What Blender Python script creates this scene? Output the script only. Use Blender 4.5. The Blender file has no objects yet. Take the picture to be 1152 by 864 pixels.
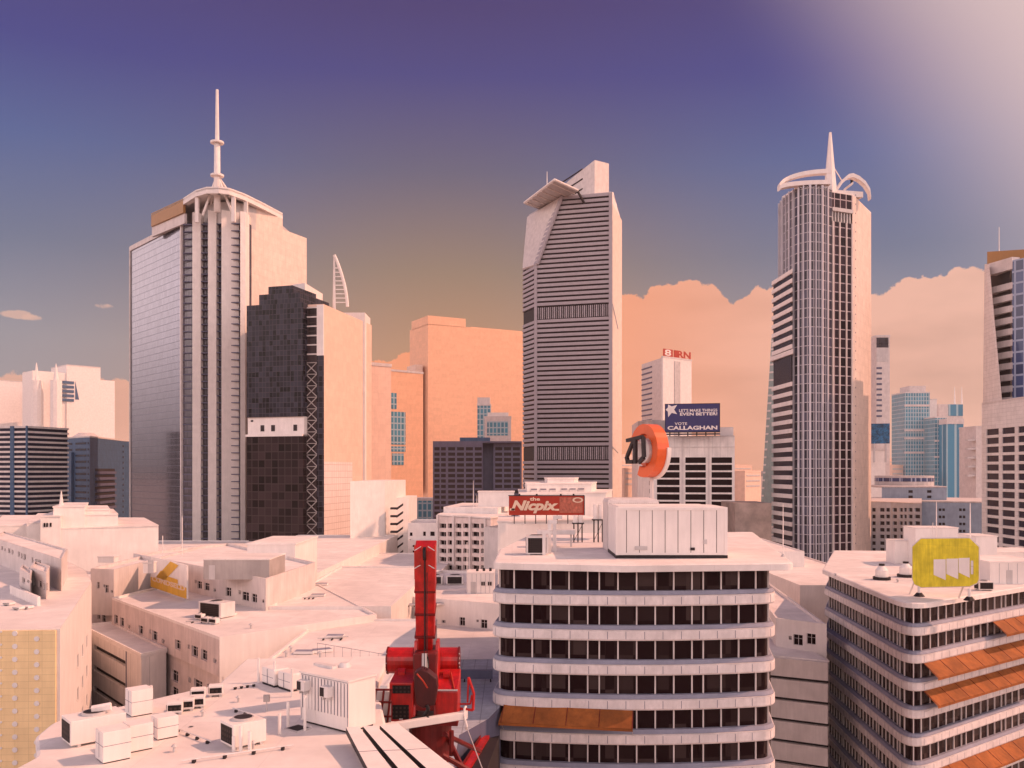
import bpy, math, random
from mathutils import Vector, Matrix
random.seed(11)
# reference frame: focal length / principal column / horizon row in photo pixels, eye height in metres
F, CX, HZ, CZ = 998.0, 576.0, 530.0, 70.0
C = bpy.context.scene.collection
R = math.radians
def XY(px, Y): return ((px-CX)*Y/F, Y)
def ZZ(py, Y): return CZ-(py-HZ)*Y/F
def YZ(py, z): return (z-CZ)*F/(HZ-py)
def PT(px, py, Y): return Vector(((px-CX)*Y/F, Y, CZ-(py-HZ)*Y/F))
ORG = {}

# ---------------------------------------------------------------- materials
def nt(m):
    m.use_nodes = True
    t = m.node_tree; t.nodes.clear()
    o = t.nodes.new('ShaderNodeOutputMaterial'); b = t.nodes.new('ShaderNodeBsdfPrincipled')
    t.links.new(b.outputs[0], o.inputs[0])
    return t, b
def N(t, k, **kw):
    n = t.nodes.new(k)
    for a, v in kw.items(): setattr(n, a, v)
    return n
def paint(name, col, rough=.6, dirt=.12, scale=.35, spec=.3, metal=0, streak=.12, bump=0.0, tile=None, tcol=.75):
    m = bpy.data.materials.new(name); t, b = nt(m); L = t.links.new
    tc = N(t, 'ShaderNodeNewGeometry')
    mp = N(t, 'ShaderNodeMapping'); L(tc.outputs['Position'], mp.inputs[0])
    mp.inputs['Scale'].default_value = (1, 1, streak)
    n1 = N(t, 'ShaderNodeTexNoise'); L(mp.outputs[0], n1.inputs['Vector'])
    n1.inputs['Scale'].default_value = scale*4; n1.inputs['Detail'].default_value = 6; n1.inputs['Roughness'].default_value = .7
    n2 = N(t, 'ShaderNodeTexNoise'); L(tc.outputs['Position'], n2.inputs['Vector'])
    n2.inputs['Scale'].default_value = scale; n2.inputs['Detail'].default_value = 5
    mu = N(t, 'ShaderNodeMath', operation='MULTIPLY'); L(n1.outputs[0], mu.inputs[0]); L(n2.outputs[0], mu.inputs[1])
    mr = N(t, 'ShaderNodeMapRange'); L(mu.outputs[0], mr.inputs[0])
    mr.inputs[1].default_value = .12; mr.inputs[2].default_value = .42; mr.inputs[3].default_value = 1-dirt; mr.inputs[4].default_value = 1+dirt*.35
    mx = N(t, 'ShaderNodeMix', data_type='RGBA', blend_type='MULTIPLY'); mx.inputs[0].default_value = 1
    mx.inputs[6].default_value = (*col, 1); L(mr.outputs[0], mx.inputs[7])
    out = mx.outputs[2]
    if tile:
        uv = N(t, 'ShaderNodeUVMap'); br = N(t, 'ShaderNodeTexBrick'); L(uv.outputs[0], br.inputs[0])
        br.offset = tile[3] if len(tile) > 3 else 0.0
        br.inputs['Color1'].default_value = (1, 1, 1, 1); br.inputs['Color2'].default_value = (.93, .93, .93, 1)
        br.inputs['Mortar'].default_value = (tcol*.6,)*3+(1,)
        br.inputs['Scale'].default_value = 1; br.inputs['Mortar Size'].default_value = tile[2]; br.inputs['Mortar Smooth'].default_value = .1
        br.inputs['Brick Width'].default_value = tile[0]; br.inputs['Row Height'].default_value = tile[1]
        m2 = N(t, 'ShaderNodeMix', data_type='RGBA', blend_type='MULTIPLY'); m2.inputs[0].default_value = 1
        L(out, m2.inputs[6]); L(br.outputs[0], m2.inputs[7]); out = m2.outputs[2]
    L(out, b.inputs['Base Color'])
    b.inputs['Roughness'].default_value = rough; b.inputs['Specular IOR Level'].default_value = spec; b.inputs['Metallic'].default_value = metal
    if bump:
        bp = N(t, 'ShaderNodeBump'); bp.inputs['Strength'].default_value = bump; L(n1.outputs[0], bp.inputs['Height']); L(bp.outputs[0], b.inputs['Normal'])
    return m
def grid(name, pane, line, w, h, mort, rough=.12, spec=.5, vary=.5, mrough=.5, metal=0.0):
    "curtain wall: panes with per-pane variation and thin frame lines, UV in metres"
    m = bpy.data.materials.new(name); t, b = nt(m); L = t.links.new
    uv = N(t, 'ShaderNodeUVMap'); br = N(t, 'ShaderNodeTexBrick'); L(uv.outputs[0], br.inputs[0]); br.offset = 0
    p2 = tuple(c*(1+vary)+.006*vary for c in pane); p1 = tuple(c*(1-vary*.5) for c in pane)
    br.inputs['Color1'].default_value = (*p1, 1); br.inputs['Color2'].default_value = (*p2, 1); br.inputs['Mortar'].default_value = (*line, 1)
    br.inputs['Scale'].default_value = 1; br.inputs['Mortar Size'].default_value = mort; br.inputs['Mortar Smooth'].default_value = 0
    br.inputs['Brick Width'].default_value = w; br.inputs['Row Height'].default_value = h
    L(br.outputs['Color'], b.inputs['Base Color'])
    mr = N(t, 'ShaderNodeMapRange'); L(br.outputs['Fac'], mr.inputs[0]); mr.inputs[3].default_value = rough; mr.inputs[4].default_value = mrough
    L(mr.outputs[0], b.inputs['Roughness'])
    b.inputs['Specular IOR Level'].default_value = spec; b.inputs['Metallic'].default_value = metal
    ns = N(t, 'ShaderNodeTexNoise'); L(uv.outputs[0], ns.inputs['Vector']); ns.inputs['Scale'].default_value = .6
    bp = N(t, 'ShaderNodeBump'); bp.inputs['Strength'].default_value = .05; bp.inputs['Distance'].default_value = .4
    L(ns.outputs[0], bp.inputs['Height']); L(bp.outputs[0], b.inputs['Normal'])
    return m
M = {}
W = (.80, .74, .70)
M['white'] = paint('white_paint', W)
M['whiteT'] = paint('white_wall_panels', W, tile=(3.0, 50, .03), dirt=.18)
M['roof'] = paint('white_roof_coat', (.82, .76, .72), dirt=.18, scale=.10, streak=1, rough=.75, tile=(6, 4.5, .03), tcol=1.45)
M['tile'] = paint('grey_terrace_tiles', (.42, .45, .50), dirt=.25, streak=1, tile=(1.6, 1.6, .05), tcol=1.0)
M['conc'] = paint('concrete', (.42, .38, .36), dirt=.25)
M['stone'] = paint('pale_stone', (.66, .60, .575), dirt=.2)
M['pinkwall'] = paint('pinkish_wall', (.70, .60, .565), dirt=.28)
M['blue'] = paint('blue_shade_cladding', (.055, .12, .22), dirt=.25, tile=(1.5, 3.3, .03))  # bluish dark of the shaded far blocks is put into this colour
M['sill'] = paint('blue_grey_sill', (.27, .28, .35), dirt=.2)
M['mauve'] = paint('mauve_concrete', (.11, .115, .18), dirt=.2)
M['midband'] = paint('mauve_stone_band', (.37, .335, .36), dirt=.12)
M['orange'] = paint('orange_canvas', (.35, .110, .024), dirt=.45, rough=.8)
M['orangep'] = paint('orange_plastic', (.72, .115, .02), dirt=.12, rough=.35, spec=.5)
M['gold'] = paint('gold_panel', (.34, .17, .055), dirt=.1, rough=.5)
M['amber'] = paint('amber_print', (.74, .42, .04), dirt=.2)
M['yellow'] = paint('yellow_sign', (.80, .68, .04), dirt=.35, scale=.7, tile=(1.6, 20, .02), tcol=1.3)
M['yellowwall'] = paint('yellow_wall', (.93, .69, .37), dirt=.12, tile=(1.2, .6, .02), tcol=1.3)
M['red'] = paint('red_machine_paint', (.52, .011, .009), dirt=.55, scale=1.0, rough=.35, spec=.5)
M['hook'] = paint('dark_hook_paint', (.07, .008, .009), dirt=.5, scale=1.0, rough=.45)
M['dred'] = paint('dark_red_steel', (.16, .010, .010), dirt=.4, scale=1.0, rough=.5)
M['redsign'] = paint('red_sign', (.42, .035, .015), dirt=.2)
M['black'] = paint('black_metal', (.018, .012, .014), dirt=.3, rough=.5)
M['dark'] = paint('dark_void', (.03, .022, .024), dirt=.3, rough=.7)
M['navy'] = paint('navy_print', (.035, .035, .13), dirt=.1)
M['steel'] = paint('pale_steel', (.55, .52, .51), dirt=.2, rough=.4)
M['grille'] = paint('dark_grille', (.045, .025, .025), dirt=.3, tile=(.25, .25, .06), tcol=.1, rough=.6)
M['duct'] = paint('duct_metal', (.72, .68, .66), dirt=.2, rough=.4)
def glass(name, col, rough=.15, spec=.35): return paint(name, col, rough=rough, dirt=.4, scale=.5, spec=spec, streak=1)
M['civic'] = paint('bluish_white_stone', (.44, .46, .50), dirt=.2)
M['glass'] = glass('dark_window_glass', (.012, .004, .005), .25, .05)
M['glassb'] = glass('dark_blue_glass', (.015, .018, .04), .2, .12)
M['peach'] = paint('peach_haze_wall', (.88, .50, .31), dirt=.10, tile=(9, 3.6, .06), tcol=1.5)  # orange haze glow over the far slabs is put into their wall colour
M['sage'] = paint('sage_glass', (.26, .33, .32), dirt=.2, rough=.3)
M['whiteP'] = paint('white_facade_panels', (.78, .645, .56), tile=(3.2, 3.4, .05), tcol=1.35, dirt=.16)
M['coolfin'] = paint('cool_white_fin', (.58, .575, .62), dirt=.15)
M['peachp'] = paint('peach_lit_wall', (.80, .57, .45), dirt=.10, tile=(4.5, 3.4, .05), tcol=1.45)  # sunlit peach tone of far pale walls is put into the colour
M['glassG'] = grid('office_pane_glass', (.012, .004, .005), (.012, .004, .005), 2.0, 3.62, 0, rough=.25, spec=.07, vary=0)
M['frame'] = paint('window_frame_paint', (.62, .56, .54), dirt=.1)
M['gridL'] = grid('bank_curtain_glass', (.165, .165, .20), (.15, .15, .19), 1.6, 3.3, .12, rough=.12, spec=.5, vary=.14, metal=.8)
M['gridD'] = grid('bank_bay_glass', (.085, .075, .10), (.015, .012, .02), 1.45, 3.3, .28, rough=.12, spec=.5)
M['gridB'] = grid('dark_block_glass', (.007, .007, .012), (.055, .045, .058), 1.7, 2.2, .10, rough=.14, spec=.16, vary=2.2)
M['gridB2'] = grid('brown_block_glass', (.016, .009, .010), (.045, .03, .03), 3.2, 3.4, .2, rough=.18, spec=.10, vary=1.3)
M['gridP'] = grid('pale_panel_wall', (.72, .63, .59), (.50, .40, .37), 2.0, 2.8, .12, rough=.5, spec=.3, vary=.06)
M['gridJ'] = grid('bow_tower_glass', (.042, .042, .062), (.42, .40, .42), 2.1, 3.55, .16, rough=.15, spec=.2, vary=.9)
M['gridJ2'] = grid('bow_tower_dark_glass', (.018, .009, .014), (.42, .35, .36), 2.9, 3.55, .20, rough=.2, spec=.08, vary=.9)
M['gridT'] = grid('teal_tower_glass', (.04, .20, .28), (.36, .46, .50), 3.4, 5.2, .55, rough=.3, spec=.4, vary=.3)
M['gridU'] = grid('teal_strip_glass', (.03, .20, .32), (.30, .46, .52), 11, 400, 1.4, rough=.3, spec=.4, vary=.2)
M['gridO'] = grid('blue_curtain_glass', (.03, .05, .13), (.30, .36, .48), 3.4, 4.2, .35, rough=.12, spec=.5, vary=.4)
_b = [n for n in M['glassG'].node_tree.nodes if n.type == 'TEX_BRICK'][0]; _b.inputs['Color2'].default_value = (.085, .06, .056, 1); _b.inputs['Bias'].default_value = -.45
M['whiteBrick'] = paint('white_block_wall', (.76, .72, .70), dirt=.15, tile=(2.6, 1.4, .035), tcol=1.0)

# ---------------------------------------------------------------- mesh builder
class MB:
    def __init__(s): s.v = []; s.f = []; s.m = []
    def poly(s, pts, mi=0):
        b = len(s.v); s.v += [Vector(p) for p in pts]; s.f.append(tuple(range(b, b+len(pts)))); s.m.append(mi)
    def hexa(s, p, mi=0):
        b = len(s.v); s.v += [Vector(q) for q in p]
        for f in ((0, 3, 2, 1), (4, 5, 6, 7), (0, 1, 5, 4), (1, 2, 6, 5), (2, 3, 7, 6), (3, 0, 4, 7)):
            s.f.append(tuple(b+i for i in f)); s.m.append(mi)
        return s
    def box(s, x0, x1, y0, y1, z0, z1, mi=0):
        return s.hexa([(x0, y0, z0), (x1, y0, z0), (x1, y1, z0), (x0, y1, z0), (x0, y0, z1), (x1, y0, z1), (x1, y1, z1), (x0, y1, z1)], mi)
    def obox(s, c, ax, hx, hy, z0, z1, mi=0):
        "box about plan centre c turned by angle ax"
        co, si = math.cos(ax), math.sin(ax); q = []
        for z in (z0, z1):
            for a, b in ((-hx, -hy), (hx, -hy), (hx, hy), (-hx, hy)): q.append((c[0]+a*co-b*si, c[1]+a*si+b*co, z))
        return s.hexa(q, mi)
    def prism(s, plan, z0, z1, mi=0, mt=None, caps=True):
        n = len(plan); b = len(s.v)
        zf = (lambda z, i: z[i] if isinstance(z, (list, tuple)) else z)
        s.v += [Vector((p[0], p[1], zf(z0, i))) for i, p in enumerate(plan)]+[Vector((p[0], p[1], zf(z1, i))) for i, p in enumerate(plan)]
        for i in range(n):
            j = (i+1) % n; s.f.append((b+i, b+j, b+n+j, b+n+i)); s.m.append(mi)
        if caps:
            s.f.append(tuple(b+n+i for i in range(n))); s.m.append(mi if mt is None else mt)
            s.f.append(tuple(b+i for i in reversed(range(n)))); s.m.append(mi)
        return s
    def loft(s, plan, prof, mi=0, mt=None):
        rings = []
        for off, z in prof:
            pl = offset(plan, off) if abs(off) > 1e-6 else plan
            rings.append(len(s.v)); s.v += [Vector((p[0], p[1], z)) for p in pl]
        n = len(plan)
        for a, b in zip(rings, rings[1:]):
            for i in range(n):
                j = (i+1) % n; s.f.append((a+i, a+j, b+j, b+i)); s.m.append(mi)
        s.f.append(tuple(rings[-1]+i for i in range(n))); s.m.append(mi if mt is None else mt)
        s.f.append(tuple(rings[0]+i for i in reversed(range(n)))); s.m.append(mi)
        return s
    def tube(s, a, b, r, n=8, r2=None, mi=0):
        a, b = Vector(a), Vector(b); d = (b-a).normalized(); r2 = r if r2 is None else r2
        t = d.cross(Vector((0, 0, 1))); t = Vector((1, 0, 0)) if t.length < 1e-4 else t.normalized(); w = d.cross(t)
        k = len(s.v)
        for c, q in ((a, r), (b, r2)):
            for i in range(n):
                g = 2*math.pi*(i+.5)/n; s.v.append(c+(t*math.cos(g)+w*math.sin(g))*q)
        for i in range(n):
            j = (i+1) % n; s.f.append((k+i, k+j, k+n+j, k+n+i)); s.m.append(mi)
        s.f.append(tuple(k+i for i in reversed(range(n)))); s.m.append(mi); s.f.append(tuple(k+n+i for i in range(n))); s.m.append(mi)
        return s
    def cyl(s, x, y, z0, z1, r, n=20, r2=None, mi=0): return s.tube((x, y, z0), (x, y, z1), r, n, r2, mi)
    def path(s, pts, r, n=6, mi=0):
        for a, b in zip(pts, pts[1:]): s.tube(a, b, r, n, None, mi)
        return s
    def build(s, name, mats, parent=None, base=None, bevel=0, smooth=False, **props):
        if isinstance(mats, str): mats = [mats]
        if parent is not None: org = ORG[parent.name]
        else: org = Vector(base) if base is not None else Vector((sum(v.x for v in s.v)/len(s.v), sum(v.y for v in s.v)/len(s.v), min(v.z for v in s.v)))
        me = bpy.data.meshes.new(name); me.from_pydata([v-org for v in s.v], [], s.f)
        for k in mats: me.materials.append(M[k])
        me.polygons.foreach_set('material_index', s.m)
        uv = me.uv_layers.new(name='UVMap')
        for p in me.polygons:
            n = p.normal
            if abs(n.z) < .75:
                l = math.hypot(n.x, n.y); t = (-n.y/l, n.x/l)
                for li in p.loop_indices:
                    v = me.vertices[me.loops[li].vertex_index].co+org; uv.data[li].uv = (v.x*t[0]+v.y*t[1], v.z)
            else:
                for li in p.loop_indices:
                    v = me.vertices[me.loops[li].vertex_index].co+org; uv.data[li].uv = (v.x, v.y)
        if smooth: me.polygons.foreach_set('use_smooth', [True]*len(me.polygons))
        o = bpy.data.objects.new(name, me); C.objects.link(o)
        if parent is not None: o.parent = parent
        else: o.location = org
        ORG[o.name] = org
        if bevel:
            b = o.modifiers.new('bevel', 'BEVEL'); b.width = bevel; b.segments = 2; b.limit_method = 'ANGLE'
        for k, v in props.items(): o[k] = v
        return o

def area(pl): return sum(pl[i][0]*pl[(i+1) % len(pl)][1]-pl[(i+1) % len(pl)][0]*pl[i][1] for i in range(len(pl)))/2
def ccw(pl): return list(pl) if area(pl) > 0 else list(reversed(pl))
def offset(pl, d):
    "grow (d>0) a ccw polygon"
    n = len(pl); out = []
    for i in range(n):
        p0, p1, p2 = pl[i-1], pl[i], pl[(i+1) % n]
        a = (p1[0]-p0[0], p1[1]-p0[1]); b = (p2[0]-p1[0], p2[1]-p1[1])
        la = math.hypot(*a) or 1; lb = math.hypot(*b) or 1
        n1 = (a[1]/la, -a[0]/la); n2 = (b[1]/lb, -b[0]/lb)
        m = (n1[0]+n2[0], n1[1]+n2[1]); ml = math.hypot(*m) or 1; m = (m[0]/ml, m[1]/ml)
        c = max(.35, m[0]*n1[0]+m[1]*n1[1]); out.append((p1[0]+m[0]*d/c, p1[1]+m[1]*d/c))
    return out
def rounded(pl, r, seg=6):
    n = len(pl); out = []; rr = r if isinstance(r, (list, tuple)) else [r]*n
    for i in range(n):
        p0, p1, p2 = [Vector((*pl[k % n], 0)) for k in (i-1, i, i+1)]
        if rr[i] <= 0: out.append(tuple(p1[:2])); continue
        a = (p0-p1).normalized(); b = (p2-p1).normalized(); ang = a.angle(b); t = min(rr[i]/math.tan(ang/2), .45*min((p0-p1).length, (p2-p1).length))
        for k in range(seg+1):
            s = k/seg; q = (p1+a*t)*(1-s)**2+p1*2*s*(1-s)+(p1+b*t)*s*s; out.append((q.x, q.y))
    return out
class Face:
    "vertical facade: A left, B right as seen from outside"
    def __init__(s, A, B, z0=0, z1=0):
        s.A = Vector((*A, 0)); s.B = Vector((*B, 0)); s.L = (s.B-s.A).length; s.u = (s.B-s.A).normalized(); s.n = Vector((s.u.y, -s.u.x, 0)); s.z0 = z0; s.z1 = z1
    def P(s, u, z, d=0): q = s.A+s.u*u+s.n*d; return Vector((q.x, q.y, z))
    def upx(s, px):
        k = (px-CX)/F; return (k*s.A.y-s.A.x)/(s.u.x-k*s.u.y)
    def zpx(s, px, py): u = s.upx(px); return ZZ(py, s.A.y+s.u.y*u)
    def rect(s, px0, px1, py0, py1):
        c = (px0+px1)/2; return (s.upx(px0), s.upx(px1), s.zpx(c, py1), s.zpx(c, py0))
    def box(s, mb, u0, u1, z0, z1, d0, d1, mi=0):
        P = s.P; mb.hexa([P(u0, z0, d1), P(u1, z0, d1), P(u1, z0, d0), P(u0, z0, d0), P(u0, z1, d1), P(u1, z1, d1), P(u1, z1, d0), P(u0, z1, d0)], mi)
    def wall(s, mb, holes=(), dep=.22, mi=0, u0=0, u1=None, z0=None, z1=None):
        u1 = s.L if u1 is None else u1; z0 = s.z0 if z0 is None else z0; z1 = s.z1 if z1 is None else z1
        hs = [h for h in holes if h[0] > u0+.02 and h[1] < u1-.02 and h[2] > z0+.02 and h[3] < z1-.02]
        us = sorted({u0, u1, *[round(h[0], 3) for h in hs], *[round(h[1], 3) for h in hs]}); zs = sorted({z0, z1, *[round(h[2], 3) for h in hs], *[round(h[3], 3) for h in hs]})
        for z, Z in zip(zs, zs[1:]):
            run = None
            for u, U in zip(us, us[1:]):
                cu, cz = (u+U)/2, (z+Z)/2
                if any(h[0] < cu < h[1] and h[2] < cz < h[3] for h in hs):
                    if run is not None: mb.poly([s.P(run, z), s.P(u, z), s.P(u, Z), s.P(run, Z)], mi); run = None
                elif run is None: run = u
            if run is not None: mb.poly([s.P(run, z), s.P(u1, z), s.P(u1, Z), s.P(run, Z)], mi)
        for a, b, c, d in hs:
            for q in (((a, c), (a, d)), ((b, d), (b, c)), ((b, c), (a, c)), ((a, d), (b, d))):
                (p, r), (p2, r2) = q; mb.poly([s.P(p, r), s.P(p2, r2), s.P(p2, r2, -dep), s.P(p, r, -dep)], mi)
        return hs
WC = {}
def window(face, h, root, dep=.22, style='cross', frame='frame', gl='glass', sub=True):
    "frame object with a pane sub-part, sharing meshes between equal windows"
    w = round((h[1]-h[0])*8)/8+.03; t = round((h[3]-h[2])*8)/8+.03
    key = (w, t, style, frame, gl, dep, sub)
    if key not in WC:
        a = MB(); f = min(.07, w*.1, t*.1)*(1 if style != 'thin' else .6); y0, y1 = -(-dep+.02), -(-dep+.07)
        def bx(u0, u1, z0, z1): a.box(u0, u1, y1, y0, z0, z1)
        bx(0, w, 0, f); bx(0, w, t-f, t); bx(0, f, f, t-f); bx(w-f, w, f, t-f)
        if style == 'cross': bx(w/2-f/2, w/2+f/2, f, t-f); bx(f, w/2-f/2, t*.62, t*.62+f*.7); bx(w/2+f/2, w-f, t*.62, t*.62+f*.7)
        if style == 'split': bx(w/2-f/2, w/2+f/2, f, t-f)
        g = MB(); g.poly([(0, dep, 0), (w, dep, 0), (w, dep, t), (0, dep, t)])
        def me(mb, name, mat):
            x = bpy.data.meshes.new(name); x.from_pydata(mb.v, [], mb.f); x.materials.append(M[mat]); x.uv_layers.new(name='UVMap'); return x
        if sub: WC[key] = (me(a, 'window', frame), me(g, 'pane', gl))
        else:
            for f_ in g.f: a.f.append(tuple(i+len(a.v) for i in f_))
            a.v += g.v; x = me(a, 'window', frame); x.materials.append(M[gl])
            x.polygons[len(a.f)-1].material_index = 1; WC[key] = (x, None)
    m1, m2 = WC[key]
    o = bpy.data.objects.new('window', m1); C.objects.link(o); o.parent = root
    o.location = face.P(h[0], h[2])-ORG[root.name]; o.rotation_euler = (0, 0, math.atan2(face.u.y, face.u.x))
    if m2:
        p = bpy.data.objects.new('pane', m2); C.objects.link(p); p.parent = o
def thing(name, base, label, cat, group=None):
    o = bpy.data.objects.new(name, None); C.objects.link(o); o.location = base; ORG[o.name] = Vector(base); o.empty_display_size = .5
    o['label'] = label; o['category'] = cat
    if group: o['group'] = group
    return o
def P(label, cat, group=None):
    d = dict(label=label, category=cat)
    if group: d['group'] = group
    return d
def cen(pl, z=0): return (sum(p[0] for p in pl)/len(pl), sum(p[1] for p in pl)/len(pl), z)
TXT = {}
def text(root, s, face, u0, u1, z0, z1, d, mat, name='lettering', bold=.02, shear=0, ext=.03, stretch=True):
    "real extruded letters fitted into the rectangle on a facade"
    cu = bpy.data.curves.new('t', 'FONT'); cu.body = s; cu.size = 1; cu.offset = bold; cu.shear = shear; cu.extrude = .01; cu.resolution_u = 3
    ob = bpy.data.objects.new('t', cu); C.objects.link(ob); dg = bpy.context.evaluated_depsgraph_get(); dg.update()
    me = bpy.data.meshes.new_from_object(ob.evaluated_get(dg)); bpy.data.objects.remove(ob)
    xs = [v.co.x for v in me.vertices]; ys = [v.co.y for v in me.vertices]
    x0, x1, y0, y1 = min(xs), max(xs), min(ys), max(ys); org = ORG[root.name]
    for v in me.vertices:
        x, y, z = v.co; u = u0+(x-x0)/(x1-x0)*(u1-u0); zz = z0+(y-y0)/(y1-y0)*(z1-z0); v.co = face.P(u, zz, d+(z+.01)/.02*ext)-org
    me.materials.clear(); me.materials.append(M[mat]); me.name = name
    o = bpy.data.objects.new(name, me); C.objects.link(o); o.parent = root; ORG[o.name] = org
    return o
def parapet(plan, z, h=.45, w=.35, mat='white', root=None, name='parapet'):
    inn = offset(plan, -w); n = len(plan); mb = MB()
    for i in range(n):
        j = (i+1) % n
        a, b, c, d = plan[i], plan[j], inn[j], inn[i]
        mb.hexa([(a[0], a[1], z), (b[0], b[1], z), (c[0], c[1], z), (d[0], d[1], z), (a[0], a[1], z+h), (b[0], b[1], z+h), (c[0], c[1], z+h), (d[0], d[1], z+h)])
    return mb.build(name, mat, root)
def back(A, B, depth, turn=0):
    "two hidden rear corners behind the facade A-B"
    f = Face(A, B); s = f.n*-depth+f.u*turn; return [(B[0]+s.x, B[1]+s.y), (A[0]+s.x, A[1]+s.y)]
def simple(name, label, cat, plan, z0, z1, mat='white', roofm='roof', group=None, rim=.5, winf=None, parts=True):
    "block building: wall, roof, parapet, punched windows on listed faces; winf = [(i, [rects px], style, dep)]"
    plan = ccw(plan); root = thing(name, cen(plan, z0), label, cat, group)
    mb = MB(); n = len(plan); wf = {w[0]: w for w in (winf or [])}; todo = []
    for i in range(n):
        f = Face(plan[i], plan[(i+1) % n], z0, z1)
        if i in wf:
            rects = [f.rect(*r) if len(r) == 4 else r for r in wf[i][1]]
            dep = wf[i][3] if len(wf[i]) > 3 else .22
            hs = f.wall(mb, rects, dep); todo += [(f, h, wf[i][2] if len(wf[i]) > 2 else 'cross', dep) for h in hs]
        else: f.wall(mb)
    mb.build('wall', mat, root)
    MB().prism(offset(plan, -.02), z1-.4, z1-.004).build('roof', roofm, root)
    if rim: parapet(plan, z1, rim, .3, mat if mat in ('white', 'stone', 'pinkwall') else 'white', root)
    for k, (f, h, st, dep) in enumerate(todo[:100]): window(f, h, root, dep, st)
    return root
HAZE = 1
# ---------------------------------------------------------------- far and middle city
def tower_box(name, label, pxs, Ys, ytop, mat, topmat=None, cat='tower', z0=0, depth=40, group=None, extra=None):
    A, B = XY(pxs[0], Ys[0]), XY(pxs[1], Ys[1]); plan = ccw([A, B]+back(A, B, depth)); z1 = ZZ(ytop, Ys[0])
    r = thing(name, cen(plan), label, cat, group)
    MB().prism(plan, z0, z1).build('wall', mat, r)
    MB().loft(offset(plan, .3), [(0, z1-.2), (0, z1+1.5)]).build('roof', topmat or 'stone', r)
    return r, plan, z1, Face(A, B, z0, z1)

# pale far towers on the left
r, pl, z, f = tower_box('far_tower', 'pale hazy stepped tower behind the blue grey slab block', (75, 113), (1480, 1520), 411, 'white', depth=70)
mb = MB(); f.box(mb, -52, 0, 0, ZZ(421, 1500), -50, -2); f.box(mb, f.L, f.L+25, 0, ZZ(426, 1500), -50, -2); mb.build('wing', 'white', r)
for k in range(5):
    mb = MB(); f.box(mb, f.upx(72-3), f.upx(83), ZZ(433+k*4.9, 1500), ZZ(430+k*4.9, 1500), .1, 1.2); mb.build('balcony', 'blue', r)
mb = MB(); mb.poly([f.P(f.upx(84.5), ZZ(429, 1500), .3), f.P(f.upx(89), ZZ(450, 1500), .3), f.P(f.upx(84.5), ZZ(450, 1500), .3)]); mb.build('sloping_pane', 'blue', r)
for px, yt, lab in ((41, 408, 'pale needle spire, leftmost of the two on the hazy skyline'), (63, 409, 'pale needle spire beside the hazy stepped tower')):
    x, Y = XY(px, 1450); mb = MB(); mb.cyl(x, Y, 0, ZZ(428, Y), 9, 10); mb.tube((x, Y, ZZ(428, Y)), (x, Y, ZZ(yt, Y)), 4.5, 8, .5)
    mb.build('spire', 'white', None, (x, Y, 0), **P(lab, 'spire'))
r, pl, z, f = tower_box('far_tower', 'broad pale hazy tower between the spires at the left edge', (-40, 70), (1500, 1600), 426, 'white', depth=60)
for a, b in ((31, 37), (39.5, 44.5)):
    mb = MB(); f.box(mb, f.upx(a), f.upx(b), ZZ(452, 1550), ZZ(440, 1550), .1, 1); mb.build('window', 'gridT', r)
# louvred tower at the left edge
A, B = XY(-34, 452), XY(31, 440); plan = ccw([A, B]+back(A, B, 26)); zt = ZZ(479, 440)
r = thing('office_tower', cen(plan), 'dark office tower with white floor lines at the left edge', 'tower')
MB().prism(offset(plan, -.5), 0, zt-.2).build('glazing', 'glassb', r)
z = zt; k = 0
while z > 5:
    MB().prism(plan, z-1.0, z).build('floor_band', 'stone', r); z -= 2.47
mb = MB(); f = Face(A, B); f.box(mb, f.upx(12), f.upx(16), 0, zt, -.3, .4); f.box(mb, f.upx(29.5), f.upx(31), 0, zt, -.3, .4); mb.build('pilaster', 'blue', r)
# blue slab block
A, B, D = XY(56, 530), XY(101, 495), XY(140, 560)
zt = ZZ(492, 495); plan = ccw([A, B, D, (A[0]+40, A[1]+90)])
r = thing('office_block', cen(plan), 'blue grey slab office block with horizontal window strips, left of the spired tower', 'office block')
MB().prism(plan, 0, zt).build('wall', 'blue', r); MB().loft(offset(plan, .2), [(0, zt), (0, zt+.8)]).build('roof', 'stone', r)
f = Face(A, B); g = Face(B, D)
for k in range(22):
    z = zt-2.6-k*3.45
    for a, b in ((.5, .58*f.L/ .999 if k < 2 else -1), (f.L*.66, f.L-4.2)):
        if b > a:
            mb = MB(); f.box(mb, a, b, z-1.2, z, .02, .10); mb.build('window_band', 'glassb', r)
    mb = MB(); f.box(mb, f.L-2.6, f.L-1.2, z-1.2, z, .02, .1); mb.build('window', 'glassb', r)
    mb = MB(); g.box(mb, g.L-4, g.L-2, z-1.2, z, .02, .1); mb.build('window', 'glassb', r)
mb = MB(); f.box(mb, .8, f.L*.62, 0, zt-8, .02, 1.5); mb.build('bay_wall', 'blue', r)
for k in range(16):
    z = zt-19-k*3.45; mb = MB(); g.box(mb, g.upx(107), g.upx(129), z-1.5, z, 0, 1.1); mb.build('balcony', 'mauve', r)
    mb = MB(); g.box(mb, g.upx(107), g.upx(129), z, z+1.6, 0, .15); mb.build('window_band', 'dark', r)
x, Y = XY(97, 520); MB().cyl(x, Y, zt, zt+3.5, 9, 16, 4).build('dome', 'stone', r)
A, B = XY(39, 545), XY(56, 532); plan = ccw([A, B]+back(A, B, 30)); zt = ZZ(511, 532)
r = thing('office_wing', cen(plan), 'lower blue grey wing with window strips, left of the slab block', 'office block')
MB().prism(plan, 0, zt).build('wall', 'blue', r); f = Face(A, B)
MB().prism(offset(plan, .2), zt, zt+.8).build('roof', 'stone', r)
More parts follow.
